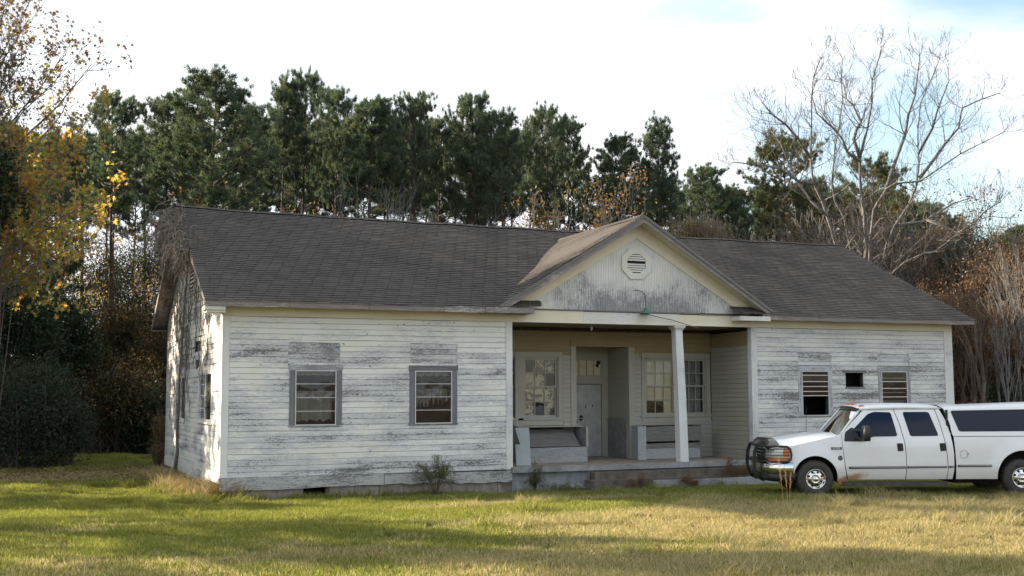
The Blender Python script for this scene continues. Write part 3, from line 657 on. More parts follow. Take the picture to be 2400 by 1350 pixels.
# porch windows, six over six
def six(w, label, left_sheet=None, y=PD, div=None):
    x0, x1, z0, z1 = w; zm = z0 + (z1 - z0) * .51
    win = MB().box(x0, x0 + .03, y + .0, y + .11, z0, z1).box(x1 - .03, x1, y + .0, y + .11, z0, z1).box(x0 + .03, x1 - .03, y + .0, y + .11, z1 - .03, z1).box(x0 + .03, x1 - .03, y + .0, y + .11, z0, z0 + .03).build('window', M['siding_porch'], house); win['label'] = label
    spans = [(x0 + .03, x1 - .03)] if div is None else [(x0 + .03, div - .11), (div + .11, x1 - .03)]
    if div: MB().box(div - .108, div + .108, y - .02, y + .11, z0 + .03, z1 - .03).build('mullion', M['siding_porch'], win)
    for k, (a, b) in enumerate(spans):
        sash(win, a, b, zm - .02, z1 - .03, y + .045, 3, 2, M['siding_porch'])
        sash(win, a, b, z0 + .03, zm + .02, y + .085, 3, 2, M['siding_porch'])
        if left_sheet and k in left_sheet:
            m_ = MB(); nx = 3
            for i in range(3):
                for j in range(4):
                    if left_sheet[k] == 'some' and (i + j * 2 + k) % 5 in (1,): continue
                    if left_sheet[k] == 'most' and (i, j) in ((1, 0), (0, 0)): continue
                    aa = a + (b - a) * i / 3; bb = a + (b - a) * (i + 1) / 3; cc = z0 + (z1 - z0) * j / 4; dd = z0 + (z1 - z0) * (j + 1) / 4
                    q = random.uniform(0, .02); m_.face([(aa, y + .125 + q, cc), (bb, y + .125, cc), (bb, y + .13, dd), (aa, y + .125 + q, dd)])
            m_.build('pane_sheet', M['sheet_reflections'] if left_sheet[k] == 'some' else M['paper'], win)  # sheets left of the doorway carry painted reflections, the others plain paper
        else: curtain(win, a, b, z1, z0 + (.0 if k else .2), y + .2, M['curtain'], .1, k + 7)
    c = .13
    MB().box(x0 - c, x0 - .001, y - .035, y - .001, z0 - .0, z1 + .0).build('casing', M['siding_porch'], win); MB().box(x1 + .001, x1 + c, y - .035, y - .001, z0, z1).build('casing', M['siding_porch'], win)
    MB().box(x0 - c, x1 + c, y - .038, y - .001, z1 + .001, z1 + .14).build('casing', M['siding_porch'], win)
    MB().box(x0 - c - .04, x1 + c + .04, y - .07, y - .001, z0 - .05, z0 - .001).build('sill', M['siding_porch'], win); MB().box(x0 - c, x1 + c, y - .04, y - .001, z0 - .20, z0 - .052).build('apron', M['siding_porch'], win)
    return win
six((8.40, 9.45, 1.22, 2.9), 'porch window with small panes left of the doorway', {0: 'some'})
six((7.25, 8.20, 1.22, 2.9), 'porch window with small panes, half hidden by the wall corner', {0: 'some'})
mw = MB().box(8.14, 8.34, PD - .05, PD - .039, 1.22, 3.03).box(8.14, 8.34, PD - .05, PD - .039, 1.0, 1.2).build('mullion_board', M['siding_porch'], pw)
MB().box(9.985, 10.0, PD - .04, PD + .14, .05, 3.2).build('doorway_jamb', M['siding_porch'], pw); MB().box(11.668, 11.683, PD - .04, PD + .13, .05, 3.2).build('doorway_jamb', M['siding_porch'], pw)
six(BB, 'double porch window right of the doorway, its left sash papered behind', {0: 'most'}, div=13.31)
# side wall windows (perpendicular): built in local frame then turned
def side_window(w, label, y0):
    root = empty('window', (0, 0, 0), 0, parent=house); root['label'] = label
    x0, x1, z0, z1 = w; c = (x0 + x1) / 2
    # local: x along wall, y outward negative ; rotate so local -y -> world -x
    root.matrix_world = Matrix(((0, 1, 0, 0), (-1, 0, 0, 0), (0, 0, 1, 0), (0, 0, 0, 1)))
    a0, a1 = -x1, -x0
    MB().box(a0, a0 + .05, -.03, .1, z0, z1).box(a1 - .05, a1, -.03, .1, z0, z1).box(a0 + .05, a1 - .05, -.03, .1, z1 - .05, z1).box(a0 + .05, a1 - .05, -.03, .1, z0, z0 + .05).build('window_frame', M['siding'], root)
    mid = (a0 + a1) / 2; MB().box(mid - .05, mid + .05, -.03, .1, z0 + .05, z1 - .05).build('mullion', M['siding'], root)
    zm = (z0 + z1) / 2
    sash(root, a0 + .05, mid - .05, zm, z1 - .05, .01, 2, 2, M['siding']); sash(root, a0 + .05, mid - .05, z0 + .05, zm, .04, 2, 2, M['siding'])
    sash(root, mid + .05, a1 - .05, z0 + .05, z1 - .05, -.01, 1, 1, M['siding'], gmat=M['screen'])
    casing(root, (a0, a1, z0, z1), -.002, .12, .12, M['trim'], M['trim_h'])
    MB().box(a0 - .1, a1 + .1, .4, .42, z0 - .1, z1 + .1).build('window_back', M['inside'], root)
side_window(LW1, 'side window nearer the front corner', 0); side_window(LW2, 'side window farther back under the hanging vine', 0)
# louvre vent on the left gable
lv = MB().box(-.05, -.0, LVENT[0] - .08, LVENT[0], LVENT[2] - .08, LVENT[3] + .08).box(-.05, -.0, LVENT[1], LVENT[1] + .08, LVENT[2] - .08, LVENT[3] + .08).box(-.049, -.0, LVENT[0], LVENT[1], LVENT[3], LVENT[3] + .08).box(-.049, -.0, LVENT[0], LVENT[1], LVENT[2] - .08, LVENT[2]).build('gable_vent', M['trim_h'], house)
MB().box(-.006, -.001, LVENT[0], LVENT[1], LVENT[2], LVENT[3]).build('vent_back', M['black'], lv)
for k in range(6):
    z = LVENT[2] + .05 + k * .11; MB().prism([(-.045, z), (-.038, z - .008), (-.008, z + .055), (-.015, z + .063)], LVENT[0] + .002, LVENT[1] - .002, 'y').build('louvre', M['trim_h'], lv)
# ---- roofs
def rdef(x, y):
    d = .030 * math.sin(x * .55 + .4) * math.sin((y + .48) / 6.15 * math.pi) + .016 * nz(x * 1.1, y * 1.1, 3) + .012 * math.sin(x * 2.6 + 1.3 * y) * smooth01(-.2, 2, y)
    d += .05 * math.exp(-max(0, x + .5) / .5) * smooth01(0, 3, y); d -= .05 * math.sin(min(1, max(0, (x + .5) / 22.66)) * math.pi) * smooth01(2, 5.6, y)
    return d
def zr(x, y): return EZ + SL * (y + OE) + rdef(x, y)
roof = empty('roof', (0, 0, 0), parent=house)
dm = MB(); nx = 90; ny = 24
def sheet(mb, fn, nx, ny):
    b = len(mb.v)
    for j in range(ny + 1):
        for i in range(nx + 1): mb.v.append(fn(i / nx, j / ny))
    for j in range(ny):
        for i in range(nx): a = b + j * (nx + 1) + i; mb.f.append((a, a + 1, a + nx + 2, a + nx + 1)); mb.r.append(.2); mb.mi.append(mb.cm)
sheet(dm, lambda a, b: (-OR + a * (W + 2 * OR), -OE + .01 + b * (D / 2 + OE), zr(-OR + a * (W + 2 * OR), -OE + b * (D / 2 + OE)) - .02), nx, ny)
keep = []
for f_ in dm.f:
    cx_ = sum(dm.v[i][0] for i in f_) / 4; cy_ = sum(dm.v[i][1] for i in f_) / 4; s_ = (cy_ + .48) / 5.17
    if not (6.70 + 4.11 * s_ + .35 < cx_ < 14.80 - 3.99 * s_ - .35): keep.append(f_)
dm.f = keep; dm.r = dm.r[:len(keep)]; dm.mi = dm.mi[:len(keep)]
dm.build('roof_deck', M['shingle'], roof)
dm = MB(); sheet(dm, lambda a, b: (-OR + a * (W + 2 * OR), D + OE - b * (D / 2 + OE), EZ + SL * (b * (D / 2 + OE)) + rdef(-OR + a * (W + 2 * OR), D / 2) * b), nx, ny); dm.build('rear_slope', M['shingle'], roof)
# soffits under the overhang on the gables and eaves
for (ya, yb) in ((-OE, D / 2), (D + OE, D / 2)):
    for (xa, xb) in ((-OR + .02, -.035), (W + .035, W + OR - .02)):
        f = lambda y: EZ + SL * ((y if y < D / 2 + .01 else D - y) + OE) - .12
        MB().prism([(ya, f(ya)), (yb, f(yb)), (yb, f(yb) + .02), (ya, f(ya) + .02)], xa, xb, 'x').build('soffit', M['cream'] if ya < 0 else M['fascia'], roof)
for (xa, xb) in ((-OR, PX0 - .45), (PX1 + .4, W + OR)): MB().box(xa + .02, xb, -OE + .03, -.046, EZ - .09, EZ - .07).build('soffit', M['cream'], roof)
MB().box(-OR, W + OR, D + .01, D + OE, EZ - .12, EZ - .08).build('soffit', M['raw'], roof)
# rake boards + fascias
for xo in (-OR, W + OR - .03):
    for (ya, yb) in ((-OE, D / 2), (D + OE, D / 2)):
        f = lambda y: EZ + SL * ((y if y < D / 2 + .01 else D - y) + OE)
        MB().prism([(ya, f(ya) - .15), (yb, f(yb) - .15), (yb, f(yb) + .01), (ya, f(ya) - .02)], xo, xo + .03, 'x').build('rake_board', M['fascia'], roof)
def fascia(xa, xb, n):
    x = xa; w = (xb - xa) / n
    for i in range(n):
        z = EZ - .035 + random.uniform(-.006, .006); MB().prism([(x, z - .115), (x + w * .5, z - .115 - .01), (x + w - .006, z - .112), (x + w - .006, z), (x, z)], -OE - .01, -OE + .02, 'y').build('fascia_board', M['fascia'], roof)
        MB().box(x, x + w - .01, -OE - .03, -OE + .02, z + .003, z + .028 + random.uniform(-.004, .004)).build('drip_board', random.choice([M['raw'], M['fascia']]), roof); x += w
fascia(-OR, PX0 - .05, 4); fascia(PX1 + .05, W + OR, 4)
# cornice return blocks at the porch gable feet
MB().box(PX0 - .9, PX0 + .42, -OE - .045, -.06, EZ - .15, EZ - .02).build('cornice_return', M['fascia'], roof); MB().box(PX1 - .7, PX1 + .3, -OE - .04, -.06, EZ - .19, EZ - .07).build('cornice_return', M['trim_h'], roof)
# eave return at left corner
MB().box(-OR, -.04, -OE + .02, .02, EZ - .24, EZ - .15).box(-OR + .05, -.04, -OE + .05, .12, EZ - .30, EZ - .241).build('eave_return', M['trim_h'], roof)
# porch gable roof
GZ, GY0, GYB = 6.60, -OE, 4.69; GXL, GXR = 6.70, 14.80; GZE = 4.10
def gslope(side):
    xe = GXL if side < 0 else GXR
    return xe
def gpt(side, s, y, up=0.0):
    """s from eave 0 to ridge 1"""
    xe = GXL if side < 0 else GXR
    return (xe + (GX - xe) * s, y, GZE + (GZ - GZE) * s + up + .018 * math.sin(y * 1.3 + s * 4))
def yback(s): return GY0 + .12 + (GYB - GY0 - .12) * s
proof = empty('porch_roof', (0, 0, 0), parent=house)
for side in (-1, 1):
    m_ = MB()
    for i in range(16):
        s0, s1 = i / 16, (i + 1) / 16
        m_.face([gpt(side, s0, GY0), gpt(side, s1, GY0), gpt(side, s1, yback(s1) + .15), gpt(side, s0, yback(s0) + .15)], .3)
    m_.build('roof_deck', M['shingle'], proof)
# shingles: every strip carries three tabs
def strip(pf_, a0, a1, b0, b1, lift=.016):
    """pf_(a,b,up): a along course, b upslope; returns MB with 3 tabs"""
    m_ = MB(); n = 3; w = (a1 - a0) / n; g = .010
    for i in range(n):
        r = random.random() ** 1.3 if random.random() > .04 else 1.6; p0, p1 = a0 + i * w + g / 2, a0 + (i + 1) * w - g / 2; j = random.uniform(-.003, .003)
        l = lift + random.uniform(-.003, .006)
        A, B = pf_(p0, b0 + j, l), pf_(p1, b0 + j, l); C_, D_ = pf_(p1, b1 + .02, .003), pf_(p0, b1 + .02, .003); A2, B2 = pf_(p0, b0 + j, -.004), pf_(p1, b0 + j, -.004)
        m_.face([A, B, C_, D_], r); m_.face([A2, B2, B, A], 0.0)
    return m_
jobs = []
ca = math.sqrt(1 + SL * SL)
def mainf(a, b, up):
    y = -OE - .03 + b / ca; x = a; return (x, y - up * .4, zr(x, y) + up)
ncourse = int((D / 2 + OE) * ca / .140)
for k in range(ncourse):
    b0 = k * .140; x = -OR - .02 - (k % 2) * .16 - (k % 3) * .1
    while x < W + OR:
        a0, a1 = max(x, -OR - .02), min(x + .96, W + OR + .02); x += .96
        if a1 - a0 < .08: continue
        yy = -OE + b0 / ca; s = (yy - GY0) / (GYB - GY0)
        xl, xr_ = GXL + (GX - GXL) * s + .3, GXR + (GX - GXR) * s - .3
        if a0 > xl and a1 < xr_: continue
        jobs.append((mainf, a0, a1, b0, b0 + .140, roof))
gl_ = math.hypot(GX - GXL, GZ - GZE)
for side in (-1, 1):
    f_ = (lambda sd_: (lambda a, b, up: (lambda p: (p[0] + sd_ * up * .5, p[1], p[2] + up))(gpt(sd_, min(1.0, b / gl_), a))))(side)
    for k in range(int(gl_ / .140)):
        b0 = k * .140; yb = yback((b0 + .07) / gl_) + .06; y = GY0 - .03
        if side > 0: pass
        off_ = (k % 2) * .3
        first = True
        while y < yb:
            w_ = .96 - (off_ if first else 0); first = False
            jobs.append((f_, y, min(y + w_, yb), b0, b0 + .140, proof)); y += w_
def jdist(j):
    p = j[0]((j[1] + j[2]) / 2, j[3], 0); dd = math.dist(p, CAM); 
    return dd + (60 if (j[5] is proof and p[0] > GX) else 0) - (8 if j[5] is proof else 0)
jobs.sort(key=jdist)
rest = {}
for i, j in enumerate(jobs):
    m_ = strip(*j[:5])
    if i < 290: m_.build('shingle', M['shingle'], j[5])
    else:
        q = rest.setdefault(j[5].name, (MB(), j[5]))[0]; b = len(q.v); q.v += m_.v; q.f += [tuple(b + t for t in f) for f in m_.f]; q.r += m_.r; q.mi += m_.mi
for nm, (q, par) in rest.items(): tag(q.build('shingles', M['shingle'], par), kind='stuff')
# ridge cap
m_ = MB(); x = -OR
while x < W + OR:
    z = zr(x, D / 2) + .03; z2 = zr(x + .26, D / 2) + .022
    m_.face([(x, D / 2 - .14, z - .06), (x + .27, D / 2 - .14, z2 - .06), (x + .27, D / 2, z2), (x, D / 2, z + .01)]); m_.face([(x, D / 2, z + .01), (x + .27, D / 2, z2), (x + .27, D / 2 + .14, z2 - .06), (x, D / 2 + .14, z - .06)]); x += .26
m_.build('ridge_cap', M['shingle'], roof)
m_ = MB(); y = GY0 - .03
while y < GYB:
    m_.face([(GX - .14, y, GZ - .06), (GX - .14, y + .26, GZ - .065), (GX, y + .26, GZ + .03), (GX, y, GZ + .04)]); m_.face([(GX, y, GZ + .04), (GX, y + .26, GZ + .03), (GX + .14, y + .26, GZ - .065), (GX + .14, y, GZ - .06)]); y += .25
m_.build('ridge_cap', M['shingle'], proof)
# porch gable face: vertical beaded boards
def gtop(x): return GZE + (GZ - GZE) * (1 - abs(x - GX) / (GX - GXL))
tym = MB().prism([(PX0 - .1, H2 + .08), (PX1 + .1, H2 + .08), (GX, gtop(GX) - .16)], -.0, .06, 'y').build('porch_gable', M['dark_wood'], house)
bd = MB(); x = PX0 + .1
while x < PX1 - .05:
    zt0, zt1 = gtop(x) - .20, gtop(x + .05) - .20
    if min(zt0, zt1) > H2 + .14:
        bd.prism([(x + .003, H2 + .11), (x + .047, H2 + .11), (x + .047, zt1), (x + .003, zt0)], -.022 - random.uniform(0, .003), -.0, 'y')
    x += .05
tag(bd.build('bead_boards', M['bead'], tym), kind='stuff')
for s in (-1, 1):
    xe = GXL if s < 0 else GXR
    # frieze board under the rake, on the face
    def rp(x, dz): return (x, gtop(x) + dz)
    xa = xe - s * .45 * 1.0 if False else xe + (-s) * .42
    MB().prism([rp(xa, -.48), rp(GX - s * 0 + s * .001, -.56), rp(GX + s * .001, -.10), rp(xa, -.10)], -.05, -.023, 'y').build('rake_frieze', M['cream'], tym)
    MB().prism([rp(xe, -.15), rp(GX + s * .001, -.15), rp(GX + s * .001, -.125), rp(xe, -.125)], GY0 + .03, -.05, 'y').build('soffit', M['cream'], proof)
    MB().prism([rp(xe - 0 * s, -.19), rp(GX + s * .001, -.20), rp(GX + s * .001, -.03), rp(xe, -.03)], GY0 - .005, GY0 + .028, 'y').build('rake_board', M['fascia'], proof)
    MB().prism([rp(xe + s * .04, -.07), rp(GX + s * .001, -.075), rp(GX + s * .001, .012), rp(xe + s * .04, .012)], GY0 - .03, GY0 - .006, 'y').build('rake_moulding', M['raw'], proof)
# octagonal louvred vent
ov = MB(); OC = (10.80, 5.35)
def octp(w, h, c): k = .42; return [(c[0] - w * k, c[1] + h), (c[0] + w * k, c[1] + h), (c[0] + w, c[1] + h * k), (c[0] + w, c[1] - h * k), (c[0] + w * k, c[1] - h), (c[0] - w * k, c[1] - h), (c[0] - w, c[1] - h * k), (c[0] - w, c[1] + h * k)]
A_, B_ = octp(.44, .42, OC), octp(.28, .255, OC)
for i in range(8):
    j = (i + 1) % 8; ov.prism([A_[i], A_[j], B_[j], B_[i]], -.062, -.026, 'y')
ovo = ov.build('octagonal_vent', M['trim_h'], house); MB().prism(octp(.28, .255, OC), -.027, -.0255, 'y').build('vent_back', M['black'], ovo)
for k in range(8):
    z = OC[1] - .225 + k * .06; hw_ = .27 if abs(z + .03 - OC[1]) < .12 else .27 - (abs(z + .03 - OC[1]) - .11) * .9
    if k == 4: continue
    MB().prism([(-.058, z), (-.052, z - .006), (-.030, z + .036), (-.036, z + .044)], OC[0] - hw_, OC[0] + hw_, 'x').build('louvre', M['trim_h'], ovo) if False else None
    m_ = MB(); P_ = [(-.058, z), (-.052, z - .006), (-.030, z + .036), (-.036, z + .044)]; n4 = len(P_); b = 0
    m_.v = [(OC[0] - hw_, p[0], p[1] + random.uniform(-.004, .004)) for p in P_] + [(OC[0] + hw_, p[0], p[1]) for p in P_]; m_.f = [(0, 1, 2, 3), (7, 6, 5, 4)] + [(i, i + 4, (i + 1) % 4 + 4, (i + 1) % 4) for i in range(4)]; m_.r = [.5] * 6; m_.mi = [0] * 6
    m_.build('louvre', M['trim_h'], ovo)
# ================================================================== THINGS ON AND AROUND THE PORCH
lamp = empty('barn_lamp', (10.98, -.07, 4.0), label='green enamel barn lamp on a bent conduit below the octagonal vent', cat='lamp')
MB().tube([(-.28, -.0, .62), (-.2, -.05, .63), (-.08, -.11, .58), (-.01, -.13, .48), (0, -.13, .30), (0, -.13, .14)], .012, 6).build('gooseneck', M['rust'], lamp)
MB().lathe([(.02, .16), (.035, .14), (.05, .09), (.10, .05), (.16, .02), (.17, .0), (.155, .0), (.09, .03), (.0, .06)], 20, 'z', (0, -.13, 0)).build('lamp_shade', M['green'], lamp, True)
o = MB().tube([(11.0, -.16, 3.99), (11.8, -.17, 3.85), (12.62, -.18, 3.64)], .011, 5).build('loose_rod', M['rust']); tag(o, 'thin broken rod hanging across the porch beam beside the column', 'rod')
bl = empty('bulb_socket', (9.44, .02, 3.70), label='bare bulb and socket dangling from the porch beam', cat='light fixture')
MB().tube([(0, 0, .01), (.0, -.01, -.03)], .02, 8).build('socket', M['rust'], bl); MB().tube([(0, -.01, -.03), (.02, -.02, -.08), (.03, -.03, -.16), (.035, -.035, -.18)], [.02, .035, .03, .01], 10).build('bulb', M['glass'], bl)
be = MB().lathe([(.0, -.05), (.03, -.05), (.035, -.03), (.075, -.02), (.08, .0)], 16, 'y', (11.93, PD - .03, 2.95)).build('door_bell', M['siding_porch']); tag(be, 'small round porcelain fixture on the porch wall beside the double window', 'fixture')
MB().tube([(11.98, PD - .06, 2.93), (12.1, PD - .045, 2.90), (12.35, PD - .05, 2.88)], .006, 4).build('wire', M['rust'], be)
# left open bin
bn = empty('storage_bin', (8.0, 1.25, .05), label='long open wooden bin with a slanted shelf, left of the doorway', cat='bin')
MB().box(.0, 1.93, 0, .02, 0, .40).build('front_panel', M['bin'], bn); MB().box(1.905, 1.935, .021, .78, 0, .93).build('side_panel', M['bin'], bn); MB().box(0, .03, .021, .78, 0, .93).build('side_panel', M['bin'], bn)
MB().box(1.895, 1.945, -.02, .0, .40, .95).build('edge_strip', M['siding_porch'], bn)
MB().prism([(.05, .42), (.07, .41), (.62, .85), (.60, .87)], .04, 1.75, 'x').build('slanted_shelf', M['raw'], bn); MB().box(0, 1.95, .3, .8, .935, .96).build('top_board', M['siding_porch'], bn); MB().box(.04, 1.9, .02, .76, .0, .03).build('bottom_panel', M['raw'], bn)
lp = MB(); lp.box(0, .42, 0, .025, 0, .96); o = lp.build('leaning_panel', M['bin_v']); o.location = (7.42, .28, .06); o.rotation_euler = (R(-7), 0, R(3)); tag(o, 'pale blue upright board leaning at the left end of the porch', 'board')
o = MB().prism([(0, 0), (.20, -.02), (-.06, .78)], 0, .02, 'y').build('dark_board_scrap', M['dark_wood']); o.location = (7.28, .18, .62); tag(o, 'dark triangular scrap leaning by the left porch corner post', 'board')
bn2 = empty('storage_bin', (11.72, 1.25, .05), label='weathered grey wooden bin with boarded front, behind the porch column', cat='bin')
MB().box(0, .04, 0, .75, 0, .93).build('side_panel', M['bin_v'], bn2); MB().box(1.78, 1.83, .0, .75, 0, .93).build('side_panel', M['raw'], bn2)
for (a, b, t) in ((.02, .30, .0), (.305, .44, .01), (.50, .90, .02)):
    MB().prism([(.041, a), (.9, a - .008 + t * .4), (1.779, a), (1.779, b), (.9, b + t), (.041, b)], .0, .025, 'y').build('front_board', M['bin'] if a < .1 else M['raw'], bn2)
MB().box(.041, 1.779, .4, .42, .03, .93).build('back_board', M['black'], bn2); MB().box(-.22, -.001, -.0, .03, 0, .92).build('end_board', M['bin_v'], bn2)
# grey timber lying in front of the steps, board scraps
o = MB().prism([(0, 0), (1.6, .01), (3.1, .0), (3.1, .20), (1.6, .19), (0, .205)], -.08, .08, 'y').build('grey_timber', M['bin']); o.location = (10.65, -.98, gz(12, -1) + .09); o.rotation_euler = (0, 0, R(-1)); tag(o, 'long weathered grey timber lying in the grass before the porch steps', 'timber')
o = MB().box(13.78, 15.0, -.90, -.78, gz(14, -1), gz(14, -1) + .2).build('grey_timber', M['bin']); tag(o, 'short grey timber lying by the truck bumper', 'timber')
for (x, y, rz, ry, l, w) in ((8.55, -.45, .5, -22, .42, .10), (9.02, -.42, -.3, 25, .46, .11)):
    o = MB().box(-l / 2, l / 2, -w / 2, w / 2, -.015, .015).build('wood_scrap', M['bin']); o.location = (x, y, gz(x, y) + .13); o.rotation_euler = (R(25), R(ry), rz)
    tag(o, 'short scrap of painted wood tilted down to the right, below the porch slab' if ry < 0 else 'short scrap of grey wood tilted up to the right, below the porch slab', 'wood scrap')
# ================================================================== PICKUP TRUCK
# local frame: x rearwards from the front axle, y away from the camera, z up from the ground
def truck_paint():
    m, t, b = new_mat('white_truck_paint'); tc = t.n('ShaderNodeTexCoord').outputs['Object']; sp = t.n('ShaderNodeSeparateXYZ'); t.L.new(tc, sp.inputs[0])
    n = t.noise(tc, 3.5, 5, .6)
    dirt = t.m('MULTIPLY', t.ss(t.m('ADD', sp.outputs[2], t.m('MULTIPLY', n, .25)), .85, .38), .55)
    c = t.mix(dirt, (.76, .77, .79), (.50, .44, .36))
    c = t.mix(t.m('MULTIPLY', t.ss(t.noise(tc, 1.2, 6, .7), .4, .7), .12), c, (.55, .53, .50))
    # rust spot low behind the front wheel
    dx = t.m('DIVIDE', t.m('SUBTRACT', sp.outputs[0], .72), .42); dz = t.m('DIVIDE', t.m('SUBTRACT', sp.outputs[2], t.m('ADD', .30, t.m('MULTIPLY', t.m('SUBTRACT', sp.outputs[0], .6), .25))), .11)
    d = t.m('SQRT', t.m('ADD', t.m('MULTIPLY', dx, dx), t.m('MULTIPLY', dz, dz)))
    c = t.mix(t.m('MULTIPLY', t.ss(t.m('ADD', d, t.m('MULTIPLY', t.noise(tc, 9, 4), .7)), 1.5, .75), .85), c, (.32, .135, .045))
    t.put(b.inputs['Base Color'], c); b.inputs['Roughness'].default_value = .32; b.inputs['Coat Weight'].default_value = .5; b.inputs['Coat Roughness'].default_value = .08
    return m
M['tp'] = truck_paint()
M['tglass'] = simple('tinted_glass', (.004, .011, .032), .04, spec=.25); M['chrome'] = simple('chrome', (.72, .72, .72), .08, metal=1.0)
M['dchrome'] = simple('dull_chrome', (.55, .55, .54), .2, metal=1.0); M['bplast'] = simple('black_plastic', (.018, .018, .018), .45); M['bgloss'] = simple('black_guard_paint', (.012, .012, .013), .3)
M['smoke'] = simple('smoked_deflector', (.03, .03, .03), .12); M['tyre'] = simple('tyre_rubber', (.045, .042, .038), .85, var=.25, vscale=12)
M['amber'] = simple('amber_lens', (.62, .17, .02), .2, coat=.5); M['lens'] = simple('clear_headlamp', (.55, .56, .55), .12, metal=.35, coat=.6); M['orange'] = simple('marker_lens', (.55, .13, .03), .25, coat=.4)
M['under'] = simple('underbody', (.02, .018, .016), .9); M['board'] = simple('running_board', (.05, .045, .042), .7, var=.3, vscale=8); M['seat'] = simple('seat_cloth', (.20, .19, .17), .9); M['dash'] = simple('dashboard', (.16, .15, .13), .8)
M['badge'] = simple('badge_backing', (.12, .12, .12), .4); M['stick'] = simple('dark_sticker', (.03, .035, .05), .6); M['stripe'] = simple('moulding_stripe', (.55, .55, .56), .35)
truck = empty('pickup_truck', (11.21 + .393 * .98, -6.81 + .9195 * .98, -.275), math.atan2(-1.71, 4.0), 'white crew cab pickup with topper and black grille guard parked before the school', 'pickup truck')
TW = .98
def interp(tab, v):
    if v <= tab[0][0]: return tab[0][1]
    for (a, b), (c, d) in zip(tab, tab[1:]):
        if v <= c: return b + (d - b) * (v - a) / (c - a)
    return tab[-1][1]
CABP = [(.28, .915), (.36, .945), (.5, .968), (.62, .985), (.66, .978), (.9, .98), (1.08, .975), (1.13, .955), (1.2, .94), (1.5, .865), (1.75, .79), (1.86, .72)]
TOPP = [(.28, .93), (.36, .955), (.5, .972), (.62, .985), (.66, .978), (.9, .985), (1.15, .978), (1.22, .965), (1.5, .905), (1.78, .83), (1.9, .76)]
def hw(x, z, tab=CABP):
    w = interp(tab, z)
    if x < -.35: w -= .32 * (-.35 - x) ** 2
    for (cx, cz, r0) in ((.03, .36, .50), (4.40, .38, .58)):
        r = math.hypot(x - cx, z - cz)
        w += .040 * math.exp(-((r - r0) / .10) ** 2) * (1 if z > .3 else .5)
    return w
def panel(name, outline, mat, parent, tab=CABP, off=0.0, step=.10, thick=.02, sides=(-1, 1), hwf=None, label=None, smooth=True):
    """curved sheet cut to a 2D (x,z) outline and hung on the body side"""
    hf = hwf or (lambda x, z: hw(x, z, tab))
    P = []; n = len(outline)
    for i in range(n):
        a, b = outline[i], outline[(i + 1) % n]; L = math.dist(a, b); k = max(1, int(L / step))
        P += [(a[0] + (b[0] - a[0]) * t / k, a[1] + (b[1] - a[1]) * t / k) for t in range(k)]
    nb = len(P)
    xs = [p[0] for p in P]; zs = [p[1] for p in P]
    def inside(x, z):
        c = False; j = nb - 1
        for i in range(nb):
            if (P[i][1] > z) != (P[j][1] > z) and x < (P[j][0] - P[i][0]) * (z - P[i][1]) / (P[j][1] - P[i][1]) + P[i][0]: c = not c
            j = i
        return c and min(math.dist((x, z), q) for q in P) > step * .35
    pts = [Vector(p) for p in P]; x = min(xs) + step / 2
    while x < max(xs):
        z = min(zs) + step / 2
        while z < max(zs):
            if inside(x, z): pts.append(Vector((x, z)))
            z += step
        x += step
    vs, es, fs, *_ = delaunay_2d_cdt(pts, [], [list(range(nb))], 1, 1e-5)
    out = []
    for sd_ in sides:
        m_ = MB(); m_.v = [(v.x, sd_ * (hf(v.x, v.y) + off), v.y) for v in vs]
        m_.f = [tuple(f) if sd_ < 0 else tuple(reversed(f)) for f in fs]
        m_.r = [.5] * len(m_.f); m_.mi = [0] * len(m_.f)
        b = len(m_.v)
        for (px_, pz_) in P: m_.v.append((px_, sd_ * (hf(px_, pz_) + off), pz_)); 
        for (px_, pz_) in P: m_.v.append((px_, sd_ * (hf(px_, pz_) + off - thick), pz_))
        for i in range(nb):
            j = (i + 1) % nb; m_.f.append((b + i, b + nb + i, b + nb + j, b + j)); m_.r.append(.5); m_.mi.append(0)
        o = m_.build(name, mat, parent, smooth)
        if label and sd_ < 0: o['label'] = label
        out.append(o)
    return out
def arc(cx, cz, r, a0, a1, n=14): return [(cx + r * math.cos(R(a0 + (a1 - a0) * i / n)), cz + r * math.sin(R(a0 + (a1 - a0) * i / n))) for i in range(n + 1)]
arcF = arc(.03, .36, .47, -8, 170, 18)   # right to left over the top
fender = [(.705, .30), (.655, .60), (.625, .95), (.612, 1.12), (.615, 1.26), (.50, 1.245), (.2, 1.175), (0, 1.13), (-.3, 1.065), (-.5, 1.025), (-.50, .70), (-.43, .68)] + arcF[::-1][0:1] + [(p[0], p[1]) for p in arcF[::-1][1:]] + [(.50, .27)]
panel('front_fender', fender, M['tp'], truck)
fdoor = [(.722, .33), (.668, .62), (.636, .95), (.622, 1.12), (.628, 1.28), (.84, 1.50), (1.13, 1.775), (1.22, 1.82), (1.76, 1.835), (1.86, 1.50), (1.925, 1.15), (1.95, .80), (1.945, .5), (1.93, .33)]
rdoor = [(1.945, .33), (1.96, .5), (1.965, .80), (1.94, 1.15), (1.875, 1.50), (1.775, 1.835), (2.64, 1.835), (2.72, 1.5), (2.78, 1.15), (2.815, .8), (2.825, .55), (2.80, .33)]
quart = [(2.815, .33), (2.84, .55), (2.83, .8), (2.795, 1.15), (2.735, 1.5), (2.655, 1.835), (2.74, 1.83), (2.86, 1.55), (2.925, 1.25), (2.965, .85), (2.955, .5), (2.925, .33)]
fd = panel('door', fdoor, M['tp'], truck, label='driver door with rust at its lower front corner')
rd = panel('door', rdoor, M['tp'], truck); panel('cab_corner', quart, M['tp'], truck)
arcR = arc(4.40, .38, .545, -2, 182, 20)
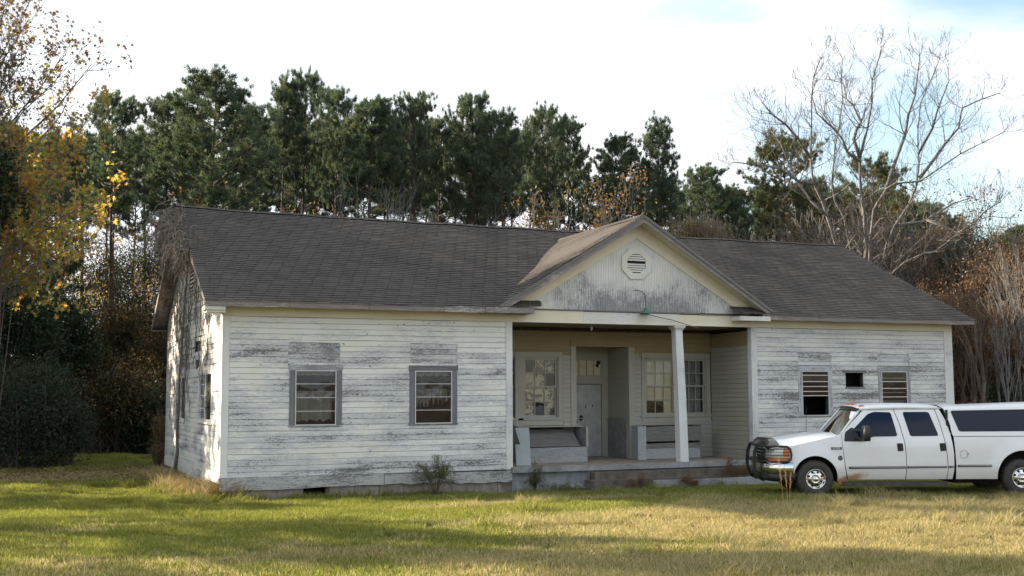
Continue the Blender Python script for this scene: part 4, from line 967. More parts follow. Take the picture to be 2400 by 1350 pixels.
bed = [(3.0, .33), (3.86, .33)] + arcR[::-1] + [(4.96, .38), (5.62, .44), (5.66, .7), (5.66, 1.215), (2.975, 1.215), (2.99, 1.0), (3.005, .7)]
panel('bed_side', bed, M['tp'], truck, TOPP)
top = [(2.965, 1.228), (5.66, 1.228), (5.66, 1.5), (5.60, 1.89), (2.83, 1.80), (2.90, 1.52)]
panel('topper_side', top, M['tp'], truck, TOPP)
def rounded(poly, r=.05, k=4):
    out = []; n = len(poly)
    for i in range(n):
        p0, p1, p2 = Vector(poly[i - 1]), Vector(poly[i]), Vector(poly[(i + 1) % n]); a = (p0 - p1); b = (p2 - p1); rr_ = min(r, a.length * .45, b.length * .45); a = p1 + a.normalized() * rr_; b = p1 + b.normalized() * rr_
        for t in range(k + 1): q = t / k; v = a * (1 - q) ** 2 + p1 * 2 * q * (1 - q) + b * q * q; out.append((v.x, v.y))
    return out
for par, tabl, win in ((fd, CABP, [(1.17, 1.165), (1.27, 1.225), (1.80, 1.232), (1.71, 1.735), (1.36, 1.745), (1.22, 1.70), (.90, 1.40), (.80, 1.30), (.78, 1.165)]), (rd, CABP, [(1.965, 1.74), (2.52, 1.74), (2.67, 1.235), (2.07, 1.232)]), (None, TOPP, [(2.97, 1.765), (5.45, 1.80), (5.48, 1.33), (3.10, 1.325)])):
    rr_ = rounded(win, .05)
    for k, sd_ in enumerate((-1, 1)):
        pr = par[k] if par else truck
        panel('window_glass', rr_, M['tglass'], pr, tabl, .006, sides=(sd_,))
mp_ = [(.66, 1.13), (.70, 1.32), (.84, 1.42), (.90, 1.40), (1.0, 1.17), (1.15, 1.16), (1.12, 1.125)]
panel('mirror_base', rounded(mp_, .03), M['bplast'], fd[0], off=.012, sides=(-1,)); panel('mirror_base', rounded(mp_, .03), M['bplast'], fd[1], off=.012, sides=(1,))
for x0, par in ((1.765, fd), (2.665, rd)):
    for k, sd_ in enumerate((-1, 1)):
        h_ = panel('door_handle', rounded([(x0, 1.085), (x0 + .125, 1.085), (x0 + .138, .925), (x0 + .015, .915)], .02), M['bplast'], par[k], off=.006, sides=(sd_,), step=.2)[0]
        MB().box(x0 + .035, x0 + .085, sd_ * 1.0, sd_ * .975, .95, 1.06).build('handle_lever', M['bgloss'], par[k])
# side moulding: black strip with light stripe
for (x0, x1, z0, z1, par) in ((.74, 1.935, .555, .60, fd), (1.97, 2.80, .565, .605, rd), (2.85, 2.945, .568, .607, None), (3.03, 3.74, .585, .628, None)):
    for k, sd_ in enumerate((-1, 1)):
        pr = par[k] if par else truck; tb = CABP if x0 < 3 else TOPP
        panel('side_moulding', [(x0, z0), (x1, z0 + .006), (x1, z1 + .002), (x0, z1)], M['bgloss'], pr, tb, .014, sides=(sd_,), step=.3)
        panel('moulding_stripe', [(x0 + .03, z0 + .018), (x1 - .01, z0 + .022), (x1 - .01, z0 + .032), (x0 + .03, z0 + .028)], M['stripe'], pr, tb, .0165, sides=(sd_,), step=.3, thick=.002)
# fuel filler ring
m_ = MB(); cx, cz, rr0 = 3.17, .85, .082
m_.tube([(cx + rr0 * math.cos(R(a)), -hw(cx, cz, TOPP) - .002, cz + rr0 * math.sin(R(a))) for a in range(20, 375, 12)], .0035, 4); m_.build('fuel_door_seam', M['badge'], truck)
MB().box(3.245, 3.262, -1.0, -.98, .845, .875).build('fuel_door_catch', M['badge'], truck)
# badge with lettering and round sticker
def text_mesh(s, size, mat, parent, loc, name='lettering', ext=.002, bold=.0):
    cu = bpy.data.curves.new(name, 'FONT'); cu.body = s; cu.size = size; cu.extrude = ext; cu.offset = bold; cu.align_x = 'CENTER'; cu.align_y = 'CENTER'
    o = bpy.data.objects.new(name, cu); COL.objects.link(o); dg = bpy.context.evaluated_depsgraph_get(); me = bpy.data.meshes.new_from_object(o.evaluated_get(dg)); bpy.data.objects.remove(o); me.materials.clear(); me.materials.append(mat)
    q = link(name, me, parent); q.location = loc; q.rotation_euler = (R(90), 0, 0); return q
bdg = panel('model_badge', rounded([(.37, .955), (.60, .955), (.605, 1.01), (.375, 1.012)], .01), M['badge'], truck, off=.006, sides=(-1,), step=.3, thick=.004)[0]
text_mesh('F-350', .064, M['stripe'], bdg, (.487, -hw(.49, .98) - .009, .983), bold=.0015)
stk = panel('round_sticker', arc(.562, .78, .052, 0, 340, 16), M['stick'], truck, off=.004, sides=(-1,), step=.3, thick=.002)[0]
m_ = MB(); yS = -hw(.56, .78) - .007
for k in range(3): a = R(90 + k * 120); m_.tube([(.562 + .012 * math.cos(a), yS, .78 + .012 * math.sin(a)), (.562 + .03 * math.cos(a + .5), yS, .78 + .03 * math.sin(a + .5)), (.562 + .038 * math.cos(a + 1.2), yS, .78 + .038 * math.sin(a + 1.2))], .005, 4)
m_.build('sticker_mark', M['stripe'], stk)
# hood
zf = [(-.93, .97), (-.6, 1.015), (-.5, 1.027), (-.3, 1.067), (0, 1.132), (.2, 1.178), (.36, 1.215), (.6, 1.262)]
cr_ = [(-.93, .13), (-.65, .16), (-.16, .135), (.22, .10), (.6, .04)]
def hoodz(x, s): return interp(zf, x) + interp(cr_, x) * (1 - abs(s) ** 3.2) - (.05 * (1 - (min(1, (x + .95) / .12))) if x < -.83 else 0) + .012 * math.exp(-((abs(s) - .55) / .1) ** 2)
def hoodw(x): return hw(x, interp(zf, x)) - .045 - (.06 * smooth01(-.5, -.9, x))
m_ = MB(); sheet(m_, lambda a, b: (lambda x, s: (x, s * hoodw(x), hoodz(x, s)))(-.93 + 1.46 * a + .07 * (1 - (2 * b - 1) ** 2) * (0 if a < .9 else 1) * 0 - (0.07 * (1 - (2 * b - 1) ** 2) * (1 - a)), 2 * b - 1), 26, 22)
m_.build('hood', M['tp'], truck, True)
m_ = MB()   # fender shoulder between hood edge and fender top
for sd_ in (-1, 1): sheet(m_, lambda a, b: (lambda x: (x, sd_ * ((hoodw(x) - .002) * (1 - b) + hw(x, interp(zf, x)) * b), interp(zf, x) * 1.0 + (.004 if b == 0 else 0) + .010 * math.sin(b * math.pi)))(-.88 + 1.48 * a), 20, 3)
m_.build('fender_top', M['tp'], truck, True)
# cowl, wipers
MB().prism([(.42, 1.20), (.62, 1.245), (.62, 1.17), (.42, 1.15)], -.80, .80, 'y').build('cowl', M['bplast'], truck)
for y0 in (-.62, .05): MB().tube([(.50, y0, 1.26), (.56, y0 + .05, 1.29), (.62, y0 + .5, 1.325)], .009, 4).build('wiper', M['bplast'], truck)
# windscreen
def wsp(a, b, inset=0.0):
    s = 2 * a - 1; zb_ = 1.235 + .03 * (1 - s * s); x = (.60 - .13 * (1 - s * s)) + b * .46; z = zb_ + b * (.535 - .01); w = (.855 - .135 * b)
    return (x + .012 * math.sin(b * math.pi) * -1, s * w, z)
m_ = MB(); sheet(m_, lambda a, b: wsp(.03 + .94 * a, .03 + .93 * b), 16, 8); m_.build('windscreen', M['windscreen'], truck, True)
m_ = MB()
for sd_ in (0, 1): m_.tube([wsp(sd_, b / 6) for b in range(7)], [.03] * 7, 8)
m_.build('pillar', M['tp'], truck, True)
MB().tube([wsp(i / 12, 0) for i in range(13)], .012, 5).tube([wsp(i / 12, .99) for i in range(13)], .012, 5).build('windscreen_seal', M['bplast'], truck)
# roof
def roofz(x, s):
    e = 1.805 + .04 * math.sin(min(1, max(0, (x - .95) / 1.8)) * math.pi) ** .5 * 1.0
    return e + .085 * (1 - abs(s) ** 2.6) * min(1, .45 + (x - .9) / .5)
m_ = MB(); sheet(m_, lambda a, b: (lambda x, s: (x, s * (.735 + .025 * min(1, a * 3)), roofz(x, s)))(.97 + .05 * abs(2 * b - 1) ** 2 + (2.75 - .97) * a - (.0), 2 * b - 1), 20, 18)
m_.build('cab_roof', M['tp'], truck, True)
m_ = MB()
for sd_ in (-1, 1): m_.tube([(wsp(0, 1)[0] + .0, sd_ * .745, 1.795), (1.3, sd_ * .765, 1.815), (2.0, sd_ * .765, 1.835), (2.72, sd_ * .755, 1.82)], .035, 8)
m_.build('drip_rail', M['tp'], truck, True)
for k, (y, x) in enumerate(((-.58, 1.10), (-.22, 1.05), (0, 1.045), (.22, 1.05), (.58, 1.10))):
    z = roofz(x + .03, y / .74) - .005; loft(MB(), [[(x, y - .05, z - .01), (x + .12, y - .045, z), (x + .12, y + .045, z), (x, y + .05, z - .01)], [(x + .03, y - .04, z + .032), (x + .10, y - .03, z + .03), (x + .10, y + .03, z + .03), (x + .03, y + .04, z + .032)]]).build('marker_light', M['orange'], truck, True)
# cab back, topper roof and tailgate, dark inner body
MB().box(2.74, 2.76, -.72, .72, 1.1, 1.84).build('cab_back', M['tglass'], truck)
def toproof(a, b):
    x = 2.83 + 2.78 * a; s = 2 * b - 1; return (x, s * (.80 - .01), 1.795 + .09 * min(1, a * 1.02) + .075 * (1 - abs(s) ** 2.4) * (1 if a > .06 else .45))
m_ = MB(); sheet(m_, toproof, 14, 18); m_.build('topper_roof', M['tp'], truck, True)
MB().tube([(2.99 - .012, -.94, 1.22), (2.90, -.90, 1.52), (2.82, -.82, 1.80), (2.80, -.5, 1.87), (2.80, 0, 1.88)], .012, 5).build('topper_seal', M['bplast'], truck)
MB().box(2.86, 2.90, -.88, .88, 1.1, 1.78).build('topper_front', M['bplast'], truck)
MB().box(5.62, 5.67, -.9, .9, .5, 1.21).build('tailgate', M['tp'], truck); MB().box(5.60, 5.66, -.82, .82, 1.24, 1.86).build('topper_hatch', M['tglass'], truck)
MB().box(5.66, 5.84, -.95, .95, .42, .60).build('rear_bumper', M['chrome'], truck)
ub = MB().box(.56, 2.92, -.90, .90, .34, 1.10).box(3.02, 3.80, -.92, .92, .36, 1.2).box(4.98, 5.6, -.9, .9, .5, 1.2).box(3.8, 4.98, -.60, .60, .5, 1.2).box(-.45, .56, -.56, .56, .45, 1.05).box(-.8, -.45, -.75, .75, .45, .98).box(-.9, 5.4, -.42, -.32, .34, .48).box(-.9, 5.4, .32, .42, .34, .48)
ub.build('underbody', M['under'], truck)
MB().box(3.1, 3.9, -.55, .3, .22, .5).build('fuel_tank', M['under'], truck); MB().tube([(0.0, -.8, .34), (0, .8, .34)], .06, 8).tube([(4.37, -.8, .36), (4.37, .8, .36)], .07, 8).lathe([(.0, -.16), (.14, -.12), (.16, 0), (.14, .12), (0, .16)], 12, 'y', (4.37, 0, .36)).build('axle', M['under'], truck)
m_ = MB()   # wheel wells
for (cx, cz, r_) in ((.03, .36, .475), (4.40, .38, .55)):
    for sd_ in (-1, 1):
        A = arc(cx, cz, r_, -10, 190, 16); b = len(m_.v)
        for (x, z) in A: m_.v += [(x, sd_ * .955, z), (x, sd_ * .6, z)]
        for i in range(len(A) - 1): m_.f.append((b + 2 * i, b + 2 * i + 1, b + 2 * i + 3, b + 2 * i + 2)); m_.r.append(.5); m_.mi.append(0)
m_.build('wheel_well', M['under'], truck)
# interior
MB().box(.62, .85, -.78, .78, 1.0, 1.215).build('dashboard', M['dash'], truck); MB().tube([(.98 + .07 * math.cos(a_ / 16 * 6.2832) * .5, -.38 + .19 * math.sin(a_ / 16 * 6.2832), 1.22 + .17 * math.cos(a_ / 16 * 6.2832)) for a_ in range(17)], .013, 5).build('steering_wheel', M['bplast'], truck)
for y in (-.62, .12): MB().prism([(1.35, .9), (1.65, .9), (1.80, 1.58), (1.68, 1.6), (1.50, 1.15)], y, y + .5, 'y').build('seat', M['seat'], truck)
# front end
def follow(path, z0, z1, name, mat, par=truck, zo=None, smooth=True, tuck=0.0):
    pts = path + [(x, -y) for (x, y) in reversed(path)]
    if path[-1][1] == 0: pts = path + [(x, -y) for (x, y) in reversed(path[:-1])]
    m_ = MB(); k = len(pts); prof = [(z0, tuck), (z0 + (z1 - z0) * .15, .0), (z0 + (z1 - z0) * .8, -.01), (z1, .03)]
    for i, (x, y) in enumerate(pts):
        for (z, t_) in prof: m_.v.append((x + t_, y * (1 - t_ * .5), z + (zo(x, y) if zo else 0)))
    for i in range(k - 1):
        for j in range(3): a = i * 4 + j; m_.f.append((a, a + 4, a + 5, a + 1)); m_.r.append(.5); m_.mi.append(0)
    return m_.build(name, mat, par, smooth)
bp = [(-.40, -.985), (-.62, -.98), (-.80, -.93), (-.92, -.80), (-1.0, -.55), (-1.04, -.25), (-1.05, 0)]
follow(bp, .46, .70, 'front_bumper', M['chrome'], tuck=.02); follow([(x + .02, y * .985) for x, y in bp], .28, .462, 'lower_valance', M['bplast'], tuck=.10); follow([(x + .06, y * .97) for x, y in bp], .70, .715, 'bumper_top', M['bplast'])
for sd_ in (-1, 1): MB().prism([(-1.02, .36), (-.86, .33), (-.80, .50), (-.98, .52)], sd_ * .62 - .1, sd_ * .62 + .1, 'y').build('tow_pocket', M['bgloss'], truck)
gr = MB(); gr.box(-.86, -.84, -.5, .5, .68, 1.06); gr.build('grille_backing', M['under'], truck)
MB().box(-.905, -.87, -.50, .50, 1.02, 1.09).box(-.905, -.87, -.5, -.44, .68, 1.019).box(-.905, -.87, .44, .5, .68, 1.019).build('grille_frame', M['chrome'], truck)
for k in range(4): MB().box(-.89, -.865, -.44, .44, .73 + k * .075, .745 + k * .075).build('grille_bar', M['dchrome'], truck)
hp = [(-.90, -.52), (-.885, -.68), (-.84, -.80), (-.76, -.885), (-.63, -.935), (-.50, -.958)]
def lamp_shell(name, i0, i1, z0, z1, mat, sd_):
    m_ = MB(); P_ = [hp[i] if isinstance(i, int) else i for i in range(i0, i1 + 1)]
    for (x, y) in P_: m_.v += [(x, sd_ * -y, z0), (x - .006, sd_ * -y, (z0 + z1) / 2), (x + .01, sd_ * -y * .995, z1)]
    for i in range(len(P_) - 1):
        for j in range(2): a = i * 3 + j; m_.f.append((a, a + 3, a + 4, a + 1)); m_.r.append(.5); m_.mi.append(0)
    return m_.build(name, mat, truck, True)
for sd_ in (-1, 1):
    lamp_shell('headlight', 0, 4, .79, .99, M['lens'], sd_); lamp_shell('turn_signal', 1, 5, .705, .785, M['amber'], sd_); lamp_shell('corner_lamp', 4, 5, .805, .985, M['amber'], sd_)
    m_ = MB()
    for (x, y) in hp: m_.v += [(x + .02, sd_ * -y * .985, .68), (x + .02, sd_ * -y * .985, 1.02)]
    for i in range(5): a = 2 * i; m_.f.append((a, a + 2, a + 3, a + 1)); m_.r.append(.5); m_.mi.append(0)
    m_.build('lamp_housing', M['dchrome'], truck)
# hood deflector
m_ = MB(); sheet(m_, lambda a, b: (lambda s: (-.99 + .07 * abs(s) ** 2 + [-.005, .02, .10, .24][round(b * 3)] * 1.0, s * .86, hoodz(-.80, s * .95) + [-.09, -.01, .045, .045][round(b * 3)] + (.015 if abs(s) < .9 else 0) * b))(2 * a - 1), 24, 3)
m_.build('hood_deflector', M['smoke'], truck, True)
# grille guard
gd = [(-1.02, 1.075), (-1.09, 1.05), (-1.15, .90), (-1.17, .68), (-1.14, .46), (-1.07, .32), (-.93, .25), (-.90, .30), (-1.03, .37), (-1.085, .52), (-1.10, .68), (-1.085, .86), (-1.03, 1.0), (-.98, 1.035)]
guard = empty('grille_guard', (0, 0, 0), parent=truck)
for y in (-.37, .37): MB().prism(gd, y - .014, y + .014, 'y').build('guard_upright', M['bgloss'], guard)
for z, x, r_ in ((1.03, -1.04, .019), (.70, -1.10, .021), (.40, -1.04, .02)): MB().tube([(x, -.37, z), (x, .37, z)], r_, 6).build('guard_bar', M['bgloss'], guard)
for sd_ in (-1, 1):
    pth = lambda z: [(-1.04, sd_ * .38, z), (-1.03, sd_ * .62, z), (-.98, sd_ * .85, z), (-.88, sd_ * .98, z), (-.70, sd_ * 1.02, z), (-.53, sd_ * 1.03, z)]
    fr_p = pth(1.03)[:-1] + [(-.56, sd_ * 1.03, 1.025), (-.50, sd_ * 1.03, .98), (-.475, sd_ * 1.03, .86), (-.49, sd_ * 1.03, .76), (-.55, sd_ * 1.03, .715)] + pth(.705)[::-1][1:]
    MB().tube(fr_p, .023, 7).build('guard_frame', M['bgloss'], guard, True)
    for z in (.77, .84, .91, .975): MB().tube(pth(z)[:-1] + [(-.48, sd_ * 1.03, z)], .0065, 5).build('guard_bar', M['bgloss'], guard)
# mirrors
for sd_, par in ((-1, fd[0]), (1, fd[1])):
    mr = MB(); x0, x1, y0, y1 = .97, 1.09, 1.13, 1.40
    loft(mr, [[(x0 - .0 + t_ * .02, sd_ * (y0 + q), z), (x1 - q * .3, sd_ * (y0 + q * .5), z), (x1 - q * .3, sd_ * (y1 - q), z), (x0 + t_ * .02, sd_ * (y1 - q * 1.2), z)] for (z, q, t_) in ((1.145, .03, 0), (1.17, .005, 0), (1.3, .0, 0), (1.43, .008, .5), (1.465, .04, 1.5))])
    mo = mr.build('mirror_housing', M['bplast'], par, True)
    MB().tube([(.88, sd_ * .95, 1.36), (.99, sd_ * 1.15, 1.36)], .016, 6).tube([(.90, sd_ * .95, 1.19), (.99, sd_ * 1.15, 1.19)], .02, 6).build('mirror_arm', M['bplast'], mo)
# running boards, antenna
for sd_ in (-1, 1): loft(MB(), [[(.62, sd_ * 1.03, z), (2.74, sd_ * 1.05, z), (2.80, sd_ * .98, z), (2.80, sd_ * .86, z), (.58, sd_ * .86, z), (.56, sd_ * .95, z)] for z in (.20, .285)]).build('running_board', M['board'], truck)
MB().box(.52, .63, -.98, -.93, .22, .30).build('mud_flap_rust', simple('rusty_steel', (.32, .13, .05), .8, var=.4, vscale=20), truck)
MB().tube([(.30, .80, 1.16), (.33, .80, 1.86)], [.007, .004], 5).build('antenna', M['bplast'], truck)
# wheels
def wheel(x, sd_, zc, steer=0):
    w = empty('wheel', (x, sd_ * .995, zc), 0, parent=truck); Rr = .382
    prof = [(.205, .02), (.225, -.005), (.27, -.018), (.33, -.012), (.362, .012), (.378, .035), (Rr, .07), (Rr, .20), (.37, .235), (.33, .262), (.26, .262), (.215, .24)]
    MB().lathe(prof, 40, 'y').build('tyre', M['tyre'], w, True)
    tr = MB()
    for k in range(44):
        a = 2 * math.pi * k / 44
        for (t0, t1, da) in ((.028, .075, 0), (.085, .13, .07), (.145, .19, 0), (.20, .24, .07)):
            P_ = [(Rr + h, t, a + da + d) for h in (-.006, .009) for (t, d) in ((t0, 0), (t1, .01), (t1, .09), (t0, .075))]
            b = len(tr.v); tr.v += [((q if t > .04 else q - .012) * math.cos(an), t, q * math.sin(an)) for (q, t, an) in P_]
            for f in ((4, 5, 6, 7), (0, 1, 5, 4), (1, 2, 6, 5), (2, 3, 7, 6), (3, 0, 4, 7)): tr.f.append(tuple(b + i for i in f)); tr.r.append(.5); tr.mi.append(0)
    tr.build('tread', M['tyre'], w)
    MB().lathe([(.212, .03), (.212, -.002), (.205, -.008), (.196, -.002), (.19, .02), (.178, .05), (.165, .058), (.125, .030), (.10, .020), (.085, .022), (.0, .022)], 32, 'y').build('rim', M['chrome'], w, True)
    MB().lathe([(.058, .022), (.056, -.01), (.045, -.03), (.0, -.034)], 20, 'y').build('hub_cap', M['chrome'], w, True)
    m_ = MB()
    for k in range(8):
        a = R(22.5 + 45 * k); c = (.146 * math.cos(a), .146 * math.sin(a)); pts = []
        for j in range(10): b_ = 2 * math.pi * j / 10; u, v = .020 * math.cos(b_), .026 * math.sin(b_); pts.append((c[0] + u * math.cos(a) - v * math.sin(a), .034, c[1] + u * math.sin(a) + v * math.cos(a)))
        m_.face([(p[0], p[1] + (.146 - math.hypot(p[0], p[2])) * -.75, p[2]) for p in pts])
    m_.build('rim_hole', M['under'], w)
    m_ = MB()
    for k in range(8): a = R(45 * k); m_.lathe([(.013, .024), (.011, -.004), (0, -.006)], 6, 'y', (.082 * math.cos(a), 0, .082 * math.sin(a)))
    m_.build('lug_nut', M['dchrome'], w)
    if sd_ > 0: w.rotation_euler = (0, 0, math.pi)
    return w
for x, zc in ((.03, .345), (4.37, .355)):
    for sd_ in (-1, 1): wheel(x, sd_, zc)
# ================================================================== VEGETATION
RG = np.random.default_rng(11)
def unit(v): return v / (np.linalg.norm(v, axis=-1, keepdims=True) + 1e-9)
def needle_mesh(name, C, A, mat, n=18, L=.26, wd=.030, spread=1.0):
    """C clump centres (k,3), A clump axes (k,3): n thin triangles fanning out of each centre"""
    k = len(C); d = unit(A[:, None, :] * .9 + RG.normal(size=(k, n, 3)) * .75 * spread)
    ln = L * RG.uniform(.7, 1.2, (k, n, 1)); s = unit(np.cross(d, RG.normal(size=(k, n, 3)))) * wd * .5
    c = C[:, None, :] + RG.normal(size=(k, n, 3)) * (.05 if L > .1 else .008)
    V = np.stack([c - s, c + s, c + d * ln + s * .3], 2).reshape(-1, 3); F_ = np.arange(len(V)).reshape(-1, 3)
    r = np.clip(np.repeat(RG.random(k), n) * .75 + RG.random(k * n) * .25, 0, 1)
    return arr_mesh(name, V, F_, r, mat)
def leaf_mesh(name, C, size, mat, star=False, rnd=None, up=.3):
    k = len(C); nrm = unit(RG.normal(size=(k, 3)) + np.array([0, 0, up])); a = unit(np.cross(nrm, RG.normal(size=(k, 3)))); b = np.cross(nrm, a)
    s = (size * RG.uniform(.6, 1.25, k))[:, None]
    r = RG.random(k) if rnd is None else rnd
    if not star:
        V = np.stack([C - a * s, C - b * s * .55, C + a * s, C + b * s * .55], 1).reshape(-1, 3); F_ = np.arange(len(V)).reshape(-1, 4); return arr_mesh(name, V, F_, r, mat)
    P_ = []; cup = nrm * s * .15
    for i in range(10):
        an = math.pi * 2 * i / 10; q = 1.0 if i % 2 == 0 else .42
        if i == 4: q = 1.0
        P_.append(C + (a * math.cos(an) + b * math.sin(an)) * s * q + (cup if i % 2 else 0))
    V = np.stack([C] + P_, 1).reshape(-1, 3); base = np.arange(k)[:, None] * 11
    F_ = np.concatenate([np.concatenate([base, base + 1 + (2 * i - 1) % 10, base + 1 + 2 * i, base + 1 + (2 * i + 1) % 10], 1) for i in range(5)], 0)
    return arr_mesh(name, V, F_, np.tile(r, 5), mat)
def join_tubes(name, tubes, mat, parent=None, n=5, smooth=True):
    m_ = MB()
    for (p, r) in tubes: m_.tube(p, r, n if max(r) > .03 else 3, cap=False)
    me_o = m_.build(name, mat, parent, smooth); return me_o
LIB = bpy.data.collections.new('library')     # prototypes kept out of the scene
# ---- pines: eight prototypes
def pine_proto(i, shape='round', H=18.0, mat='pine', dens=1.0):
    rg = random.Random(100 + i); root = bpy.data.objects.new('pine_tree', None); LIB.objects.link(root)
    lean = rg.uniform(-.5, .5); cv = rg.uniform(-.4, .4)
    tp = lambda t: Vector((lean * t * t + cv * math.sin(t * 5) * .35, cv * t * (1 - t), H * t))
    m_ = MB(); m_.tube([tp(k / 12) for k in range(13)], [.20 * (1 - (k / 12) ** 1.3 * .88) for k in range(13)], 8)
    tr = m_.build('trunk', M['bark_pine'], root, True, LIB)
    br = []; C = []; A = []
    cb = {'round': .66, 'wide': .48, 'cone': .42, 'thin': .70, 'tall': .74, 'low': .27}[shape]
    nb = int({'wide': 58, 'tall': 26, 'round': 38, 'cone': 62, 'thin': 34, 'low': 70}[shape] * dens)
    for k in range(nb):
        u = (k + rg.random()) / nb; t = cb + (1 - cb) * u * .985; p0 = tp(t)
        if shape in ('round', 'wide'): Lm = 3.3 * (math.sin(math.pi * min(1, .18 + u * .80)) ** .75)
        elif shape == 'cone': Lm = 3.7 * (1 - u) ** .8 + .35
        elif shape == 'low': Lm = 3.6 * (1 - u) ** .6 + .3
        else: Lm = 2.2 * (math.sin(math.pi * min(1, .2 + u * .75)) ** .8)
        Lb = Lm * rg.uniform(.55, 1.12); az = k * 2.399 + rg.uniform(-.5, .5); up_ = rg.uniform(-.05, .35) + .45 * u
        d = Vector((math.cos(az), math.sin(az), up_)); pts = [p0]; nseg = 5
        for s in range(nseg): d = (d + Vector((rg.uniform(-.18, .18), rg.uniform(-.18, .18), rg.uniform(-.02, .16)))).normalized(); pts.append(pts[-1] + d * (Lb / nseg))
        r0 = .045 * (Lb / 3) + .012; br.append((pts, [r0 * (1 - .15 * s) for s in range(len(pts))]))
        for s in range(2, nseg + 1):
            nt_ = 3 if s < nseg else 2
            for q in range(nt_ if u < .93 else 1):
                a2 = az + rg.choice((-1, 1)) * rg.uniform(.4, 1.3); e = Vector((math.cos(a2), math.sin(a2), rg.uniform(.0, .7))).normalized(); L2 = rg.uniform(.25, .75) * (1 + .25 * (nseg - s))
                tip = pts[s] + e * L2; br.append(([pts[s], pts[s] + e * L2 * .5 + Vector((0, 0, .02)), tip], [.014, .011, .008]))
                for w in (0, 1.6):
                    c = pts[s] + e * L2 * (.5 + .28 * w) + Vector((rg.uniform(-.14, .14), rg.uniform(-.14, .14), rg.uniform(-.05, .16))); C.append(c); A.append(e * .4 + Vector((0, 0, .8)))
            C.append(pts[s] + Vector((rg.uniform(-.1, .1), rg.uniform(-.1, .1), .1))); A.append(Vector((0, 0, 1)) + d * .5)
    for k in range(46):     # dead lower branches
        t = rg.uniform(.22, cb + .12) if k % 3 else rg.uniform(cb - .2, cb + .05); az = rg.uniform(0, 6.28); p0 = tp(t); L_ = rg.uniform(.6, 2.3); d = Vector((math.cos(az), math.sin(az), rg.uniform(-.1, .3))); br.append(([p0, p0 + d * L_ * .5, p0 + d * L_ + Vector((0, 0, .15))], [.028, .018, .007]))
        for q in range(5): b0 = p0 + d * L_ * rg.uniform(.3, .95); e = Vector((rg.gauss(0, 1), rg.gauss(0, 1), rg.gauss(.2, .5))).normalized(); l2 = rg.uniform(.3, .8); br.append(([b0, b0 + e * l2 * .5, b0 + e * l2 + Vector((0, 0, -.06))], [.010, .008, .005]))
    o = MB()
    for (p, r) in br: o.tube(p, r, 4 if max(r) > .03 else 3, cap=False)
    o.build('branches', M['bark_pine'], root, False, LIB)
    me = needle_mesh('crown', np.array([tuple(c) for c in C]), np.array([tuple(a) for a in A]), M[mat], 34, .25, .034)
    c_ = link('crown', me, root, LIB); return root, H
PINES = [pine_proto(0, 'round'), pine_proto(1, 'round'), pine_proto(2, 'wide', dens=1.1), pine_proto(3, 'thin'), pine_proto(4, 'cone'), pine_proto(5, 'low'), pine_proto(6, 'round', mat='pine_olive'), pine_proto(7, 'thin', dens=1.3), pine_proto(8, 'tall'), pine_proto(9, 'tall', dens=1.3)]
OLIVE = 6
HALF = {}
for k_, (r_, _) in enumerate(PINES):
    me_ = next(c for c in r_.children if c.name.startswith('crown')).data; co_ = np.empty(len(me_.vertices) * 3, np.float32); me_.vertices.foreach_get('co', co_); co_ = co_.reshape(-1, 3); HALF[k_] = float(np.percentile(np.hypot(co_[:, 0], co_[:, 1]), 88))
def plant_pine(px, top, D, half_px, var, label, group, seed=0):
    p = at(px, top, D); g = gz(p[0], p[1]); h = p[2] - g; root, H = PINES[var]; sc = h / H; sw = half_px * D / F_PX / HALF[var]
    sw = max(.55 * sc, min(1.6 * sc, sw)); c = copy_tree(root, (p[0], p[1], g), random.uniform(0, 6.28), (sw, sw, sc)); tag(c, label, 'tree', group)
    for ch in c.children: pass
    return c
